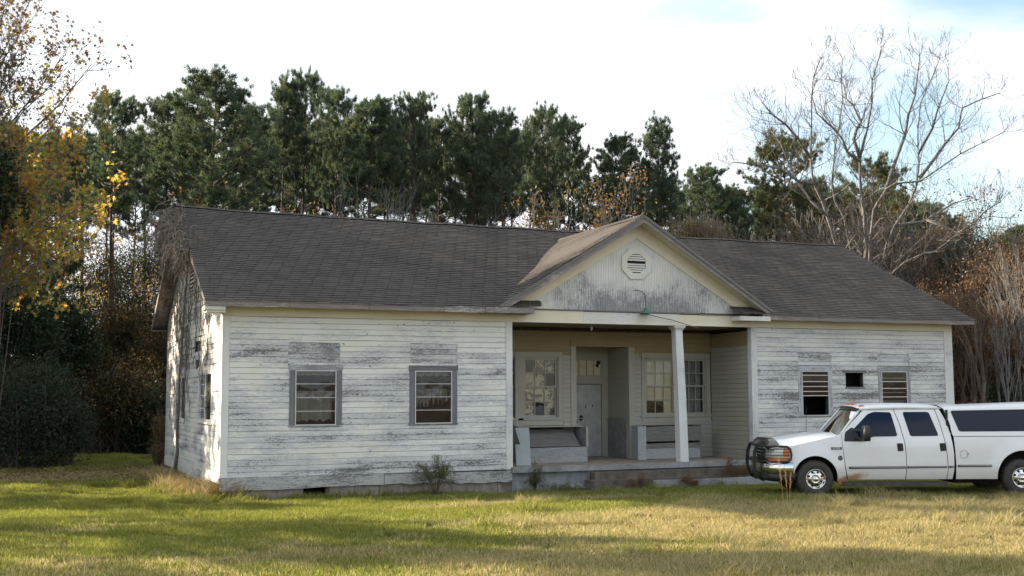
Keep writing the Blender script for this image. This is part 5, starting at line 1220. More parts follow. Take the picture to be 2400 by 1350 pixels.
FRONT = [
 (270, 238, 57, 80, 1, 'dark pine just right of the orange sweetgum, its top fraying above the wood'),
 (140, 330, 54, 80, 2, 'dark pine standing behind the orange sweetgum leaves'),
 (490, 182, 52, 125, 2, 'big round-topped pine above the left end of the roof, tallest of the left group'),
 (395, 250, 56, 70, 0, 'pine shoulder to shoulder with the big round-topped one, on its left'),
 (578, 262, 58, 62, 0, 'pine filling the gap right of the big round-topped one'),
 (660, 208, 62, 55, 3, 'slim pine forming the left half of the twin peak'), (712, 190, 63, 66, 1, 'pine forming the taller right half of the twin peak'),
 (790, 226, 60, 64, 0, 'flat-topped pine right of the twin peak'), (862, 252, 58, 66, 7, 'thin brownish pine with a broad low top, left of mid roof'),
 (915, 290, 63, 48, 3, 'narrow pine in the dip before the mid-roof peaks'), (968, 238, 61, 66, 1, 'pine with a pointed top over the middle of the main roof'),
 (1030, 292, 64, 52, 0, 'lower pine right of the mid-roof peak'), (1110, 230, 62, 68, 2, 'tall pointed pine left of the porch gable'),
 (1180, 272, 60, 62, 0, 'bushy pine on the right flank of the tall pointed one'), (1238, 296, 66, 36, 3, 'narrow spire-like pine in the notch before the next group'),
 (1284, 268, 63, 58, 1, 'pine whose top leans over the left slope of the porch gable'), (1335, 292, 66, 52, 0, 'pine at the right end of the continuous tree wall'),
 (1448, 330, 62, 78, 2, 'dark rounded pine left of the isolated conical one'), (1545, 286, 58, 64, 4, 'isolated conical pine rising right above the porch gable'),
 (1655, 400, 66, 62, 0, 'low pine stepping down right of the conical one'), (1725, 470, 66, 46, 0, 'small pine low over the right roof'),
 (1838, 335, 58, 88, 6, 'olive rounded pine behind the left side of the bare tree'), (1905, 430, 60, 60, 5, 'low spreading pine under the left limbs of the bare tree'),
 (2042, 388, 62, 74, 6, 'olive pine seen through the middle of the bare tree'), (2120, 450, 64, 60, 5, 'low dark pine behind the trunk of the bare tree'),
 (2245, 512, 60, 60, 5, 'low dark pine right of the bare tree'), (2375, 560, 62, 60, 0, 'small pine at the right edge above the brown brush'),
 (25, 300, 50, 70, 5, 'dark pine at the far left edge of the wood')]
for (px, top, D_, hp_, var, lab) in FRONT: plant_pine(px, top, D_, hp_, var, lab, 'pines standing behind the schoolhouse')
rb = random.Random(5)
for k in range(72):
    px = -260 + k * 38.5 + rb.uniform(-18, 18); lim = interp([(-300, 250), (100, 330), (330, 330), (420, 300), (1300, 330), (1400, 400), (1560, 400), (1700, 470), (1800, 440), (2100, 470), (2300, 560), (2700, 560)], px)
    if 1200 < px < 1700 and k % 2: continue
    plant_pine(px, lim - 25 + rb.uniform(0, 55), rb.uniform(68, 96), rb.uniform(40, 58), rb.choice((8, 9, 0, 1, 3, 7)), 'dark pine in the back ranks of the wood, mostly hidden by nearer pines', 'pines in the back ranks of the wood')
for k in range(16):
    plant_pine(2460 + k * 70 + rb.uniform(-25, 25), 480 + rb.uniform(-60, 60), rb.uniform(52, 80), rb.uniform(50, 75), rb.choice((0, 1, 3, 5, 7)), 'dark pine in the back ranks of the wood, mostly hidden by nearer pines', 'pines in the back ranks of the wood')
# ---- generic branching
def grow_tree(rg, p, d, L, r, depth, out, tips, up=.12, spread=.6, nchild=(2, 3), wob=.16, shrink=.70, rmin=.006):
    pts = [p]; n = 4
    for s in range(n): d = (d + Vector((rg.uniform(-wob, wob), rg.uniform(-wob, wob), rg.uniform(-wob * .4, wob) + up * .3))).normalized(); pts.append(pts[-1] + d * (L / n))
    re = max(rmin, r * .62); out.append((pts, [r + (re - r) * s / n for s in range(n + 1)]))
    if depth == 0: tips.extend(pts[2:]); return
    for k in range(rg.randint(*nchild)):
        s = rg.choice((2, 3, 4, 4)) if k else 4
        ax = Vector((rg.uniform(-1, 1), rg.uniform(-1, 1), rg.uniform(-1, 1))); e = (d + ax.normalized() * spread * (.5 if k == 0 else 1) + Vector((0, 0, up))).normalized()
        grow_tree(rg, pts[s], e, L * shrink * rg.uniform(.8, 1.15), re * (.95 if k == 0 else .7), depth - 1, out, tips, up, spread, nchild, wob, shrink, rmin)
def decid_proto(i, H=9.0, mat_leaf='oak_brown', leaves=3, bark='bark_brown', depth=5, size=.055, rad=.10, spread=.6):
    rg = random.Random(300 + i); root = bpy.data.objects.new('young_tree', None); LIB.objects.link(root); out = []; tips = []
    p = Vector((0, 0, 0)); d = Vector((rg.uniform(-.1, .1), rg.uniform(-.1, .1), 1)); pts = [p]
    for s in range(4): d = (d + Vector((rg.uniform(-.08, .08), rg.uniform(-.08, .08), .1))).normalized(); pts.append(pts[-1] + d * H * .09)
    m_ = MB(); m_.tube(pts, [rad * (1 - .06 * s) for s in range(5)], 7); m_.build('trunk', M[bark], root, True, LIB)
    for k in range(4): grow_tree(rg, pts[rg.choice((2, 3, 4, 4))] if k else pts[4], (d + Vector((rg.uniform(-.5, .5), rg.uniform(-.5, .5), .2)) * (1 if k else .2)).normalized(), H * .22, rad * (.75 if k == 0 else .5), depth - 1, out, tips, spread=spread)
    o = MB()
    for (p_, r_) in out: o.tube(p_, r_, 5 if max(r_) > .03 else 3, cap=False)
    o.build('branches', M[bark], root, False, LIB)
    if leaves and tips:
        T = np.array([tuple(t) for t in tips]); T = np.repeat(T, leaves, 0) + RG.normal(size=(len(T) * leaves, 3)) * .16
        link('leaves', leaf_mesh('leaves', T, size, M[mat_leaf]), root, LIB)
    return root, H
DEC = [decid_proto(0, 9, 'oak_brown', 3), decid_proto(1, 9, 'gum_dry', 2, 'bark_grey'), decid_proto(2, 8, 'yellowgreen', 5), decid_proto(3, 9, 'oak_brown', 0, 'bark_grey', 5, rad=.07), decid_proto(4, 9, 'gum', 2, 'bark_brown'), decid_proto(5, 8, 'oak_brown', 10, 'bark_brown')]
def plant_dec(px, top, D, var, label, group=None, wide=1.0, name=None, cat='tree', base=None):
    p = at(px, top, D); g = gz(p[0], p[1]) if base is None else base; h = p[2] - g; root, H = DEC[var]; zmax = H * .36 + H * .22 * 2.6; sc = h / (H * 1.05)
    c = copy_tree(root, (p[0], p[1], g), random.uniform(0, 6.28), (sc * wide, sc * wide, sc)); c.name = name or 'young_tree'; tag(c, label, cat, group); return c
KINDL = {0: 'thin young tree with rusty brown leaves', 1: 'pale thin young tree with a few dry leaves', 2: 'young tree with yellow green leaves', 3: 'bare grey young tree', 4: 'young tree with scattered orange leaves', 5: 'young tree thick with brown leaves'}
rb = random.Random(9)
for k in range(24):
    px = 60 + k * 97 + rb.uniform(-20, 20); var = rb.choice((3, 1, 2, 3, 4, 3, 1)) if px < 1500 else rb.choice((0, 1, 3, 5, 0, 3))
    top = interp([(0, 560), (400, 430), (1300, 440), (1500, 470), (2000, 480), (2400, 520)], px) + rb.uniform(-50, 60)
    plant_dec(px, top, rb.uniform(52, 66), var, KINDL[var] + ' among the pines', KINDL[var] + ', among the pines')
for (px, top, D_, var, lab) in ((1375, 350, 50, 1, 'bare pinkish tree with thin leaves left above the porch gable'), (1415, 400, 52, 3, 'bare grey thin tree just left of the porch gable peak'), (1640, 475, 47, 2, 'yellow green sapling right of the porch gable peak'), (1590, 505, 46, 2, 'low yellow green sapling touching the porch gable peak'),
        (860, 300, 54, 3, 'bare twiggy tree in front of the mid-roof pines'), (1700, 480, 48, 3, 'grey twiggy tree over the right roof'), (1760, 470, 46, 3, 'grey spreading twigs left of the bare tree base'), (520, 330, 56, 4, 'orange leaved tree glowing inside the big round pine')):
    plant_dec(px, top, D_, var, lab)
rb = random.Random(55)
for k in range(14): plant_dec(1730 + k * 42 + rb.uniform(-15, 15), rb.uniform(395, 500), rb.uniform(50, 58), (3, 1, 3, 0)[k % 4], ('bare grey', 'pale sparse', 'bare grey', 'rusty')[k % 4] + ' spreading tree filling in behind the big bare tree', ('bare grey', 'pale sparse', 'bare grey', 'rusty')[k % 4] + ' trees behind the big bare tree', 1.25)
# ---- right side brush and slender trees
rb = random.Random(21)
for k in range(52):
    px = 2100 + rb.uniform(-60, 560) + (650 if k > 41 else 0); D_ = rb.uniform(38, 58); var = rb.choice((0, 5, 5, 5, 0, 3)); top = interp([(2000, 560), (2200, 560), (2300, 500), (2700, 480)], px) + rb.uniform(0, 260)
    plant_dec(px, top, D_, var, {0: 'rusty thin tree', 1: 'pale thin tree', 3: 'bare grey thin tree', 5: 'brown leaved thin tree'}[var] + ' in the thicket right of the schoolhouse', {0: 'rusty thin trees', 1: 'pale thin trees', 3: 'bare grey thin trees', 5: 'brown leaved thin trees'}[var] + ' in the right thicket')
for (px, top, D_) in ((2345, 560, 36), (2392, 500, 37), (2362, 700, 35)): plant_dec(px, top, D_, 3, 'pale slender tree with bare branches right of the schoolhouse, ' + {2345: 'leftmost of three', 2392: 'tallest of three', 2362: 'shortest of three'}[px], None, .7)
# ---- brush masses: leaves and twigs through lumpy volumes
def brush(name, blobs, n, size, mat, label, cat='shrub', twig=None, ntwig=0, kind=None, group=None, quad_up=.2, shell=.5):
    pts = []; per = [b[3] * b[4] * b[5] for b in blobs]; tot = sum(per)
    for b, w in zip(blobs, per):
        k = int(n * w / tot); u = unit(RG.normal(size=(k, 3))); r = (shell + (1 - shell) * RG.random((k, 1))) ** .8
        r = r * (1 + .22 * np.sin(u[:, :1] * 7 + b[0]) * np.cos(u[:, 1:2] * 6 + b[1]) + .12 * np.sin(u[:, 2:3] * 13))
        P_ = u * r * np.array([b[3], b[4], b[5]]) + np.array([b[0], b[1], b[2]]); pts.append(P_)
    P_ = np.concatenate(pts); g = np.array([gz(x, y) for x, y in P_[::max(1, len(P_) // 400), :2]]).mean(); P_[:, 2] = np.maximum(P_[:, 2], g + .02 + RG.random(len(P_)) * .2)
    b0 = blobs[0]; base = (b0[0], b0[1], gz(b0[0], b0[1])); P_ = P_ - np.array(base)
    if kind == 'stuff':
        o = link(name, leaf_mesh(name, P_, size, M[mat])); o.location = base; tag(o, label, None, None, 'stuff'); root = o
    else:
        root = empty(name, base, 0, label, cat, group); link('foliage', leaf_mesh('foliage', P_, size, M[mat]), root)
    if ntwig:
        m_ = MB(); rg = random.Random(len(P_))
        for k in range(ntwig):
            b = rg.choice(blobs); p0 = Vector((b[0] + rg.uniform(-.4, .4) * b[3], b[1] + rg.uniform(-.4, .4) * b[4], gz(b[0], b[1]))) - Vector(base)
            e = Vector((rg.gauss(0, 1), rg.gauss(0, 1), abs(rg.gauss(0, 1)))).normalized(); q = Vector((b[0], b[1], b[2])) - Vector(base) + Vector((e.x * b[3], e.y * b[4], e.z * b[5])) * rg.uniform(.9, 1.3)
            mid = (p0 + q) / 2 + Vector((0, 0, .35 * (q - p0).length * .4)); m_.tube([p0, mid, q, q + (q - mid) * .12 - Vector((0, 0, .05))], [.02, .012, .006, .004], 3, cap=False)
        m_.build('stems', M[twig or 'bark_brown'], root if kind != 'stuff' else root)
    return root
def bpx(px, py, D_, rx, ry, rz):
    p = at(px, py, D_); return (p[0], p[1], p[2], rx, ry, rz)
brush('privet_bush', [bpx(60, 985, 37, 1.9, 1.8, 1.75), bpx(-40, 960, 38, 1.9, 1.8, 2.1), bpx(150, 1000, 37.5, 1.1, 1.2, 1.2), bpx(100, 900, 38, 1.2, 1.2, .9)], 46000, .045, 'privet', 'big dark arching privet bush at the left edge of the lawn', twig='bark_brown', ntwig=110, shell=.2)
for k, (px, py, D_) in enumerate(((200, 960, 36.6), (120, 860, 37.0), (60, 850, 37), (230, 930, 37.4), (180, 880, 37.5))): pass
brush('cedar_tree', [bpx(40, 720, 42, 1.5, 1.4, 1.6), bpx(20, 820, 42, 1.7, 1.5, 1.5), bpx(90, 780, 43, 1.0, 1.2, 1.3), bpx(-60, 700, 43, 1.6, 1.5, 2.4)], 30000, .06, 'cedar', 'dark evergreen cedar behind the privet bush', 'tree', ntwig=40, shell=.25)
brush('cedar_tree', [bpx(150, 760, 47, 1.3, 1.3, 1.5), bpx(170, 830, 47, 1.5, 1.3, 1.4)], 16000, .06, 'cedar', 'smaller dark cedar between the cedar and the tall pine trunks', 'tree', ntwig=20, shell=.25)
brush('dark_shrub', [bpx(-20, 480, 33, 1.0, 1.0, .9), bpx(-30, 395, 33, .9, .9, .9)], 9000, .06, 'cedar', 'dark evergreen bough reaching in at the left edge under the sweetgum', 'tree', ntwig=30, shell=.2)
brush('privet_bush', [bpx(375, 1010, 39, .35, .5, .7), bpx(372, 1060, 38.5, .35, .5, .4)], 2500, .035, 'gum_dry', 'pale dry feathery shrub peeping from behind the side wall', ntwig=60, shell=.1)
for k, (px, py, D_, rx, rz, mt, n) in enumerate(((250, 1010, 50, 3.0, 1.7, 'privet', 26000), (345, 1000, 48, 1.8, 1.9, 'cedar', 16000), (330, 860, 56, 3.0, 2.8, 'privet', 26000), (200, 900, 58, 3.5, 3.0, 'cedar', 24000), (300, 760, 62, 3.5, 2.5, 'privet', 16000), (380, 880, 52, 1.6, 2.9, 'dark_brown', 12000), (250, 930, 47, 2.5, 1.8, 'dark_brown', 12000), (290, 800, 55, 3.2, 2.6, 'dark_brown', 14000), (260, 650, 62, 3.5, 2.4, 'dark_brown', 9000), (360, 640, 60, 2.5, 2.2, 'privet', 7000), (120, 1000, 52, 3.5, 2.0, 'cedar', 20000), (-80, 950, 50, 4, 3.2, 'cedar', 24000), (-200, 900, 46, 4, 3.8, 'cedar', 20000), (-330, 900, 42, 4, 4, 'privet', 20000))):
    brush('undergrowth', [bpx(px, py, D_, rx, 1.8, rz)], n, .065, mt, None, kind='stuff', ntwig=60, shell=.1)
for k, (px, py, D_, rx, rz, mt, n) in enumerate(((2300, 900, 50, 3.0, 2.0, 'oak_brown', 16000), (2380, 800, 54, 3.5, 3.5, 'oak_brown', 20000), (2330, 640, 56, 3.2, 2.2, 'yellowgreen', 3500), (2260, 620, 57, 3.0, 2.2, 'cedar', 9000), (2290, 740, 58, 3.0, 3.0, 'oak_brown', 14000), (2240, 870, 56, 3.0, 3.0, 'cedar', 14000), (2480, 850, 50, 4, 4, 'oak_brown', 20000), (2750, 850, 52, 5, 4, 'privet', 16000), (3050, 850, 52, 5, 4, 'oak_brown', 16000), (2400, 960, 46, 3, 1.2, 'cedar', 14000), (2300, 700, 62, 4, 3.5, 'privet', 16000), (2150, 650, 64, 4, 3.0, 'privet', 14000), (1950, 640, 66, 4, 3.0, 'oak_brown', 10000))):
    brush('undergrowth', [bpx(px, py, D_, rx, 2.0, rz)], n, .06, mt, None, kind='stuff', ntwig=160, shell=.1)
# far wood floor: a dark mass of saplings closing the view under the pines
pp = []
for k in range(150):
    px = -400 + k * 21; D_ = 66 + (k * 37 % 30); p = at(px, 900, D_); pp.append((p[0], p[1], 1.8, 2.6, 2.6, 3.4))
brush('far_thicket', pp, 110000, .12, 'privet', None, kind='stuff', shell=.1)
# vine-covered clump and yellow leaves over the right of the gable
brush('vine_clump', [bpx(1622, 545, 45, .95, .8, .55), bpx(1660, 553, 45, .7, .6, .45)], 2600, .05, 'gum_dry', 'pale tangle of dead vines over a sapling behind the right roof', 'vine', twig='vine', ntwig=260, shell=.3)
# ---- the big bare tree
def px5(c): return (1700 + c[0] / 2.327, 60 + c[1] / 2.327)
LIMBS = [
 ([(770, 1700), (768, 1400), (765, 1270), (760, 1050), (735, 850), (735, 720), (775, 560), (800, 420), (800, 300), (840, 170), (850, 120)], .26, 0, 0),
 ([(735, 720), (700, 620), (718, 560), (740, 530), (700, 440), (660, 400), (640, 300)], .10, 0, .6),
 ([(733, 740), (665, 690), (640, 620), (590, 560), (500, 480), (470, 380)], .08, 0, -.8),
 ([(700, 1500), (620, 1250), (575, 1100), (530, 960), (480, 860), (465, 720), (470, 560), (470, 400), (480, 280), (520, 180)], .20, -.8, -1.2),
 ([(465, 720), (400, 620), (330, 540), (250, 480), (205, 420)], .08, -1.2, -2.0),
 ([(480, 860), (400, 850), (300, 780), (180, 760), (50, 745)], .075, -1, -2.6),
 ([(560, 1040), (470, 960), (400, 860), (300, 640), (240, 560)], .06, -1, .6),
 ([(720, 1450), (680, 1200), (650, 1050), (600, 960), (580, 860), (592, 740), (620, 560), (640, 400), (630, 300), (640, 180)], .15, .8, 1.6),
 ([(785, 1400), (790, 1180), (810, 1000), (880, 890), (930, 860), (1060, 850), (1150, 790), (1280, 700), (1400, 640), (1520, 580)], .17, -.4, -2.4),
 ([(880, 890), (920, 760), (980, 600), (1000, 480), (1035, 380), (1050, 250), (1060, 170)], .10, -.8, .2),
 ([(800, 1500), (860, 1280), (920, 1100), (1000, 980), (1040, 880), (1055, 760), (1050, 560), (1065, 420), (1120, 300), (1170, 180)], .19, .6, 1.4),
 ([(1060, 830), (1130, 740), (1200, 640), (1270, 560), (1290, 450), (1400, 400), (1490, 370)], .09, 1, 2.6),
 ([(1050, 700), (1130, 560), (1160, 450), (1220, 300)], .07, 1, .2),
 ([(830, 1500), (900, 1360), (980, 1290), (1080, 1245), (1150, 1230), (1250, 1150), (1350, 1070), (1440, 1040), (1550, 1050)], .13, -.8, -2.8),
 ([(930, 1090), (1000, 1080), (1080, 1070), (1150, 1030), (1240, 970), (1340, 940)], .08, .8, 2.4),
 ([(1100, 1060), (1180, 1090), (1260, 1130), (1330, 1100), (1420, 1010), (1500, 960)], .06, 1, -.8)]
bt = bpy.data.objects.new('bare_tree', None); COL.objects.link(bt); pb = at(2030, 800, 48); bt.location = (pb[0], pb[1], gz(pb[0], pb[1]))
tag(bt, 'big bare many-stemmed tree spreading behind the right end of the roof', 'tree')
rg = random.Random(77); off = Vector(bt.location); twm = MB(); nt2 = 0
for li, (pl, r0, d0, d1) in enumerate(LIMBS):
    pts = []
    for i, c in enumerate(pl):
        q = px5(c); t = i / (len(pl) - 1); w = Vector(at(q[0], q[1], 48 + d0 + (d1 - d0) * t)); pts.append(w - off)
    if li in (0, 3, 7, 8, 10, 13): g0 = pts[0].copy(); g0.z = -.3; g0.x *= .4; g0.y *= .4; pts = [g0] + pts
    # subdivide with small wobble
    fine = [pts[0]]
    for a, b in zip(pts, pts[1:]):
        k = max(1, int((b - a).length / .7))
        for t in range(1, k + 1): fine.append(a.lerp(b, t / k) + (Vector((rg.gauss(0, .035), rg.gauss(0, .035), rg.gauss(0, .035))) if t < k else Vector()))
    n = len(fine); rad = [r0 * .78 * (1 - (i / n)) ** 1.2 + .011 for i in range(n)]
    MB().tube(fine, rad, 7).build('trunk' if li == 0 else 'limb', M['bark_grey'], bt, True)
    for i in range(int(n * .30), n):
        for q in range(4 if rg.random() < .6 else 3):
            d = (fine[min(i + 1, n - 1)] - fine[i - 1]).normalized(); ax = Vector((rg.gauss(0, 1), rg.gauss(0, 1), rg.gauss(0, .7))).normalized()
            e = (d * .75 + ax * .95 + Vector((0, 0, .06))).normalized(); out = []; tips = []
            grow_tree(rg, fine[i], e, rg.uniform(.5, 1.25) * (1.15 - .62 * i / n), max(.012, rad[i] * .42), 3, out, tips, up=.04, spread=.85, nchild=(2, 3), wob=.22, shrink=.74, rmin=.005)
            for (p_, r_) in out: twm.tube(p_, r_, 4 if max(r_) > .03 else 3, cap=False)
twm.build('twigs', M['twig'], bt)
# ---- the orange sweetgum at the left: limbs come from a trunk left of the picture
gb = at(-150, 900, 34); gum = empty('sweetgum_tree', (gb[0], gb[1], gz(gb[0], gb[1])), label='sweetgum with orange and yellow autumn leaves hanging in at the left edge', cat='tree')
rg = random.Random(41); off = Vector(gum.location); m_ = MB(); Ht = 17
tk = [Vector((.25 * math.sin(k), .2 * math.cos(k * 1.3), Ht * k / 10)) for k in range(11)]; m_.tube(tk, [.24 * (1 - .075 * k) for k in range(11)], 9); m_.build('trunk', M['bark_grey'], gum, True)
LC = []; LD = []; bm_ = MB()
def gum_branch(tpx, tpy, tD, h0, nl, dry=False, sp=.75):
    T = Vector(at(tpx, tpy, tD)) - off; P0 = Vector((0, 0, h0)); mid = P0.lerp(T, .5) + Vector((0, 0, .25)); base = [P0, P0.lerp(mid, .5) + Vector((rg.gauss(0, .08), rg.gauss(0, .08), .1)), mid, mid.lerp(T, .5) + Vector((rg.gauss(0, .1), rg.gauss(0, .1), .05)), T]
    bm_.tube(base, [.05, .042, .032, .02, .010], 5)
    for i in range(2, 5):
        for q in range(4):
            out = []; tips = []; e = (T - P0).normalized() * .5 + Vector((rg.gauss(0, .6), rg.gauss(0, .6), rg.gauss(.1, .5))); p = base[i - 1].lerp(base[i], rg.random())
            grow_tree(rg, p, e.normalized(), rg.uniform(.45, .8) * sp / .6, .012, 2, out, tips, up=.1, spread=.8, rmin=.004)
            for (p_, r_) in out: bm_.tube(p_, r_, 3, cap=False)
            (LD if dry else LC).extend([tuple(t + Vector((rg.gauss(0, .07), rg.gauss(0, .07), rg.gauss(-.03, .07)))) for t in tips for _ in range(nl)])
for (x, y, h0) in ((60, 300, 4.2), (150, 260, 4.6), (200, 290, 4.2), (90, 350, 4), (30, 400, 3.6), (120, 330, 4), (180, 360, 4.4), (60, 450, 3.4), (20, 520, 3), (100, 500, 3.2), (150, 470, 3.4), (210, 510, 3.2), (240, 560, 3.0), (170, 580, 3.0), (90, 600, 2.8), (30, 590, 2.8), (215, 470, 3.4), (130, 420, 3.6), (-40, 350, 4), (-60, 480, 3.4), (-30, 600, 3), (160, 620, 2.8), (50, 540, 3), (205, 600, 3)):
    gum_branch(x, y, rg.uniform(32.5, 36), h0 * 1.25 + rg.uniform(-.3, .6), 2)
LC = [c for c in LC if rg.random() < .72]
for (x, y, h0) in ((40, 60, 7), (20, 140, 6.6), (70, 40, 7.4), (60, 130, 6.8), (150, 130, 6), (215, 150, 5.6), (130, 190, 5.8), (10, 20, 7.6), (-40, 60, 7), (-60, 150, 6.5), (60, 200, 5.5), (10, 240, 5.4)):
    gum_branch(x, y, rg.uniform(32.5, 36), h0 * 1.25, 1 if y > 130 else 2, True, .9)
bm_.build('branches', M['bark_grey'], gum)
link('leaves', leaf_mesh('leaves', np.array(LC), .08, M['gum'], True), gum); lk = link('leaves', leaf_mesh('leaves', np.array(LD), .07, M['gum_dry'], True), gum)
# ---- trees beyond the left edge that throw the long shadows
SH = [  # (x, y, height, prototype)
 (-10, 13.6, 9.5, 5), (-14, 16, 10, 5), (-12, 18, 10, 5), (-16, 19.5, 11, 4), (-11, 21, 11, 5), (-18, 22.5, 12, 5), (-13, 24.5, 12, 4), (-22, 25, 14, 5), (-17, 28, 13, 5),
 (-24, 18.1, 12, 3), (-12.1, 10.3, 14.3, 0), (-13.3, 16.6, 16.5, 5), (-15.2, 19, 17, 5),
 (-34, 38, 16, 0), (-26, 34, 15, 2), (-40, 44, 17, 1), (-20, 36, 15, 0), (-46, 50, 18, 2), (-30, 46, 17, 2), (-12, 33, 15, 1), (-14, 42, 16, 0),
 (-23.6, 11.0, 17, 5), (-26.5, 6.6, 13, 0), (-35, 13, 13, 0), (-21, 0.5, 12, 3), (-24, -5, 13, 1), (-40, 3.5, 16, 0)]
for k, (x, y, h, v) in enumerate(SH):
    root, H = PINES[v]; s = h / H; c = copy_tree(root, (x, y, gz(x, y)), k * 1.7, (s * 1.15, s * 1.15, s)); tag(c, 'pine in the wood left of the lawn, outside the view', 'tree', 'pines left of the lawn')
# ---- vines on the left gable
vn = empty('dead_vine', (-.1, 7.8, -.3), label='leafless vine climbing the side wall and spilling over the gable rake', cat='vine'); rg = random.Random(8); off = Vector(vn.location); m_ = MB()
def vpt(y, z, x=-.07): return Vector((x, y, z)) - off
stem = [vpt(7.8, -.3, -.12), vpt(7.75, .3), vpt(7.9, .9), vpt(7.6, 1.7), vpt(7.7, 2.4), vpt(7.3, 3.1), vpt(7.0, 3.9), vpt(6.6, 4.8), vpt(6.2, 5.6), vpt(5.9, 6.2, -.3)]
m_.tube(stem, [.055, .045, .035, .03, .028, .026, .024, .022, .02, .015], 6)
MB_main = m_.build('stem', M['vine'], vn, True); m_ = MB()
for k in range(70):
    y = rg.uniform(1.8, 10.2) if k % 3 else rg.uniform(6, 9.5); z = rg.uniform(.6, 4.6) if k % 2 else rg.uniform(2.5, 4.5); p = vpt(y, z); pts = [p]; d = Vector((0, rg.uniform(-.8, .8), 1))
    for s in range(rg.randint(6, 16)):
        d = (d + Vector((0, rg.gauss(0, .45), rg.gauss(.05, .35)))).normalized(); q = pts[-1] + d * .22; q.x = -.05 - off.x - rg.random() * .06
        yy, zz_ = q.y + off.y, q.z + off.z
        if not (.3 < yy < D) or zz_ > zroof(yy) - .2 or zz_ < 0: break
        pts.append(q)
    if len(pts) > 3: m_.tube(pts, [.011] * (len(pts) - 2) + [.007, .004], 3, cap=False)
m_.build('tendrils', M['vine'], vn); m_ = MB()
for k in range(560):   # hanging mass over the rake near the ridge
    t = rg.random() ** .8; y = 5.66 - t * 3.4 if k % 4 else 5.66 + t * 2.0; z = zroof(y) + rg.uniform(-.1, .12); x = -.52 + rg.uniform(-.22, .14); p = Vector((x, y, z)) - off; pts = [p]; d = Vector((rg.gauss(-.2, .45), rg.gauss(0, .8), rg.gauss(-.1, .5))).normalized()
    n = rg.randint(5, 11); L_ = (.14 - .05 * t)
    for s in range(n): d = (d + Vector((rg.gauss(0, .35), rg.gauss(0, .4), rg.gauss(-.33, .25)))).normalized(); pts.append(pts[-1] + d * L_)
    m_.tube(pts, [.010] * (len(pts) - 2) + [.006, .003], 3, cap=False)
m_.build('hanging_tangle', M['vine'], vn); m_ = MB()
for k in range(60):   # runners over the soffit at the far side
    y = rg.uniform(6.5, 11.6); p = Vector((-.25 + rg.uniform(-.2, .2), y, zroof(min(y, 11.6)) - .17)) - off; pts = [p]
    for s in range(8):
        q = pts[-1] + Vector((rg.gauss(0, .07), rg.gauss(0, .16), 0)); yy = min(11.7, q.y + off.y); q.z = EZ + SL * (D - yy + OE) - .15 - off.z; q.x = max(-.48 - off.x, min(-.06 - off.x, q.x)); pts.append(q)
    m_.tube(pts, .008, 3, cap=False)
m_.build('soffit_runners', M['vine'], vn)
# ---- weeds by the walls
def feather_plant(name, x, y, h, w, n, mat, label, cat='weed', seed=0, droop=.3):
    rg = random.Random(seed); z0 = gz(x, y); root = empty(name, (x, y, z0), label=label, cat=cat); m_ = MB(); L_ = []
    for k in range(n):
        a = rg.uniform(0, 6.28); rr_ = rg.uniform(.15, 1) * w; hh = h * rg.uniform(.45, 1) * (1 - .35 * rr_ / w); T = Vector((math.cos(a) * rr_, math.sin(a) * rr_ * .7, hh)); pts = [Vector((0, 0, 0)), T * .5 + Vector((0, 0, .1 * h)), T, T + Vector((math.cos(a) * .1 * w, math.sin(a) * .1 * w, -droop * .2 * h))]
        m_.tube(pts, [.008, .006, .004, .002], 3, cap=False)
        for q in range(26): t = rg.uniform(.35, 1); c = pts[1].lerp(pts[2], (t - .35) / .65) if t < .85 else pts[2].lerp(pts[3], (t - .85) / .15); L_.append(tuple(c + Vector((rg.gauss(0, .05), rg.gauss(0, .05), rg.gauss(-.02, .05)))))
    m_.build('stems', M['bark_brown'], root)
    P_ = np.array(L_); me = needle_mesh('foliage', P_, np.tile([0, 0, .3], (len(P_), 1)), M[mat], 5, .09, .008, 1.3); link('foliage', me, root); return root
feather_plant('dog_fennel', 4.95, -.55, 1.25, .62, 26, 'fennel', 'wispy green weed growing against the skirting under the second window', seed=1)
feather_plant('dog_fennel', 7.55, -.55, .95, .32, 18, 'fennel', 'tall wispy green weed at the left end of the porch', seed=2)
feather_plant('dry_weed', 13.2, -.75, .95, .42, 16, 'gum_dry', 'brown dry weeds by the right end of the porch', seed=3); feather_plant('dry_weed', 12.65, -.7, .55, .4, 12, 'fennel', 'low green weeds at the foot of the porch column', seed=4)
feather_plant('dry_weed', 13.75, -.6, .7, .25, 10, 'gum_dry', 'thin brown weed before the porch corner by the truck', seed=5); feather_plant('dry_weed', 10.2, -1.1, .6, .35, 8, 'gum_dry', 'sparse brown weed in front of the steps', seed=6)
feather_plant('dry_weed', 11.6, -1.25, .5, .5, 9, 'gum_dry', 'dry weeds tangled over the grey timber', seed=7); feather_plant('dry_weed', 8.3, -.55, .35, .5, 10, 'fennel', 'low weeds under the porch slab edge', seed=8)
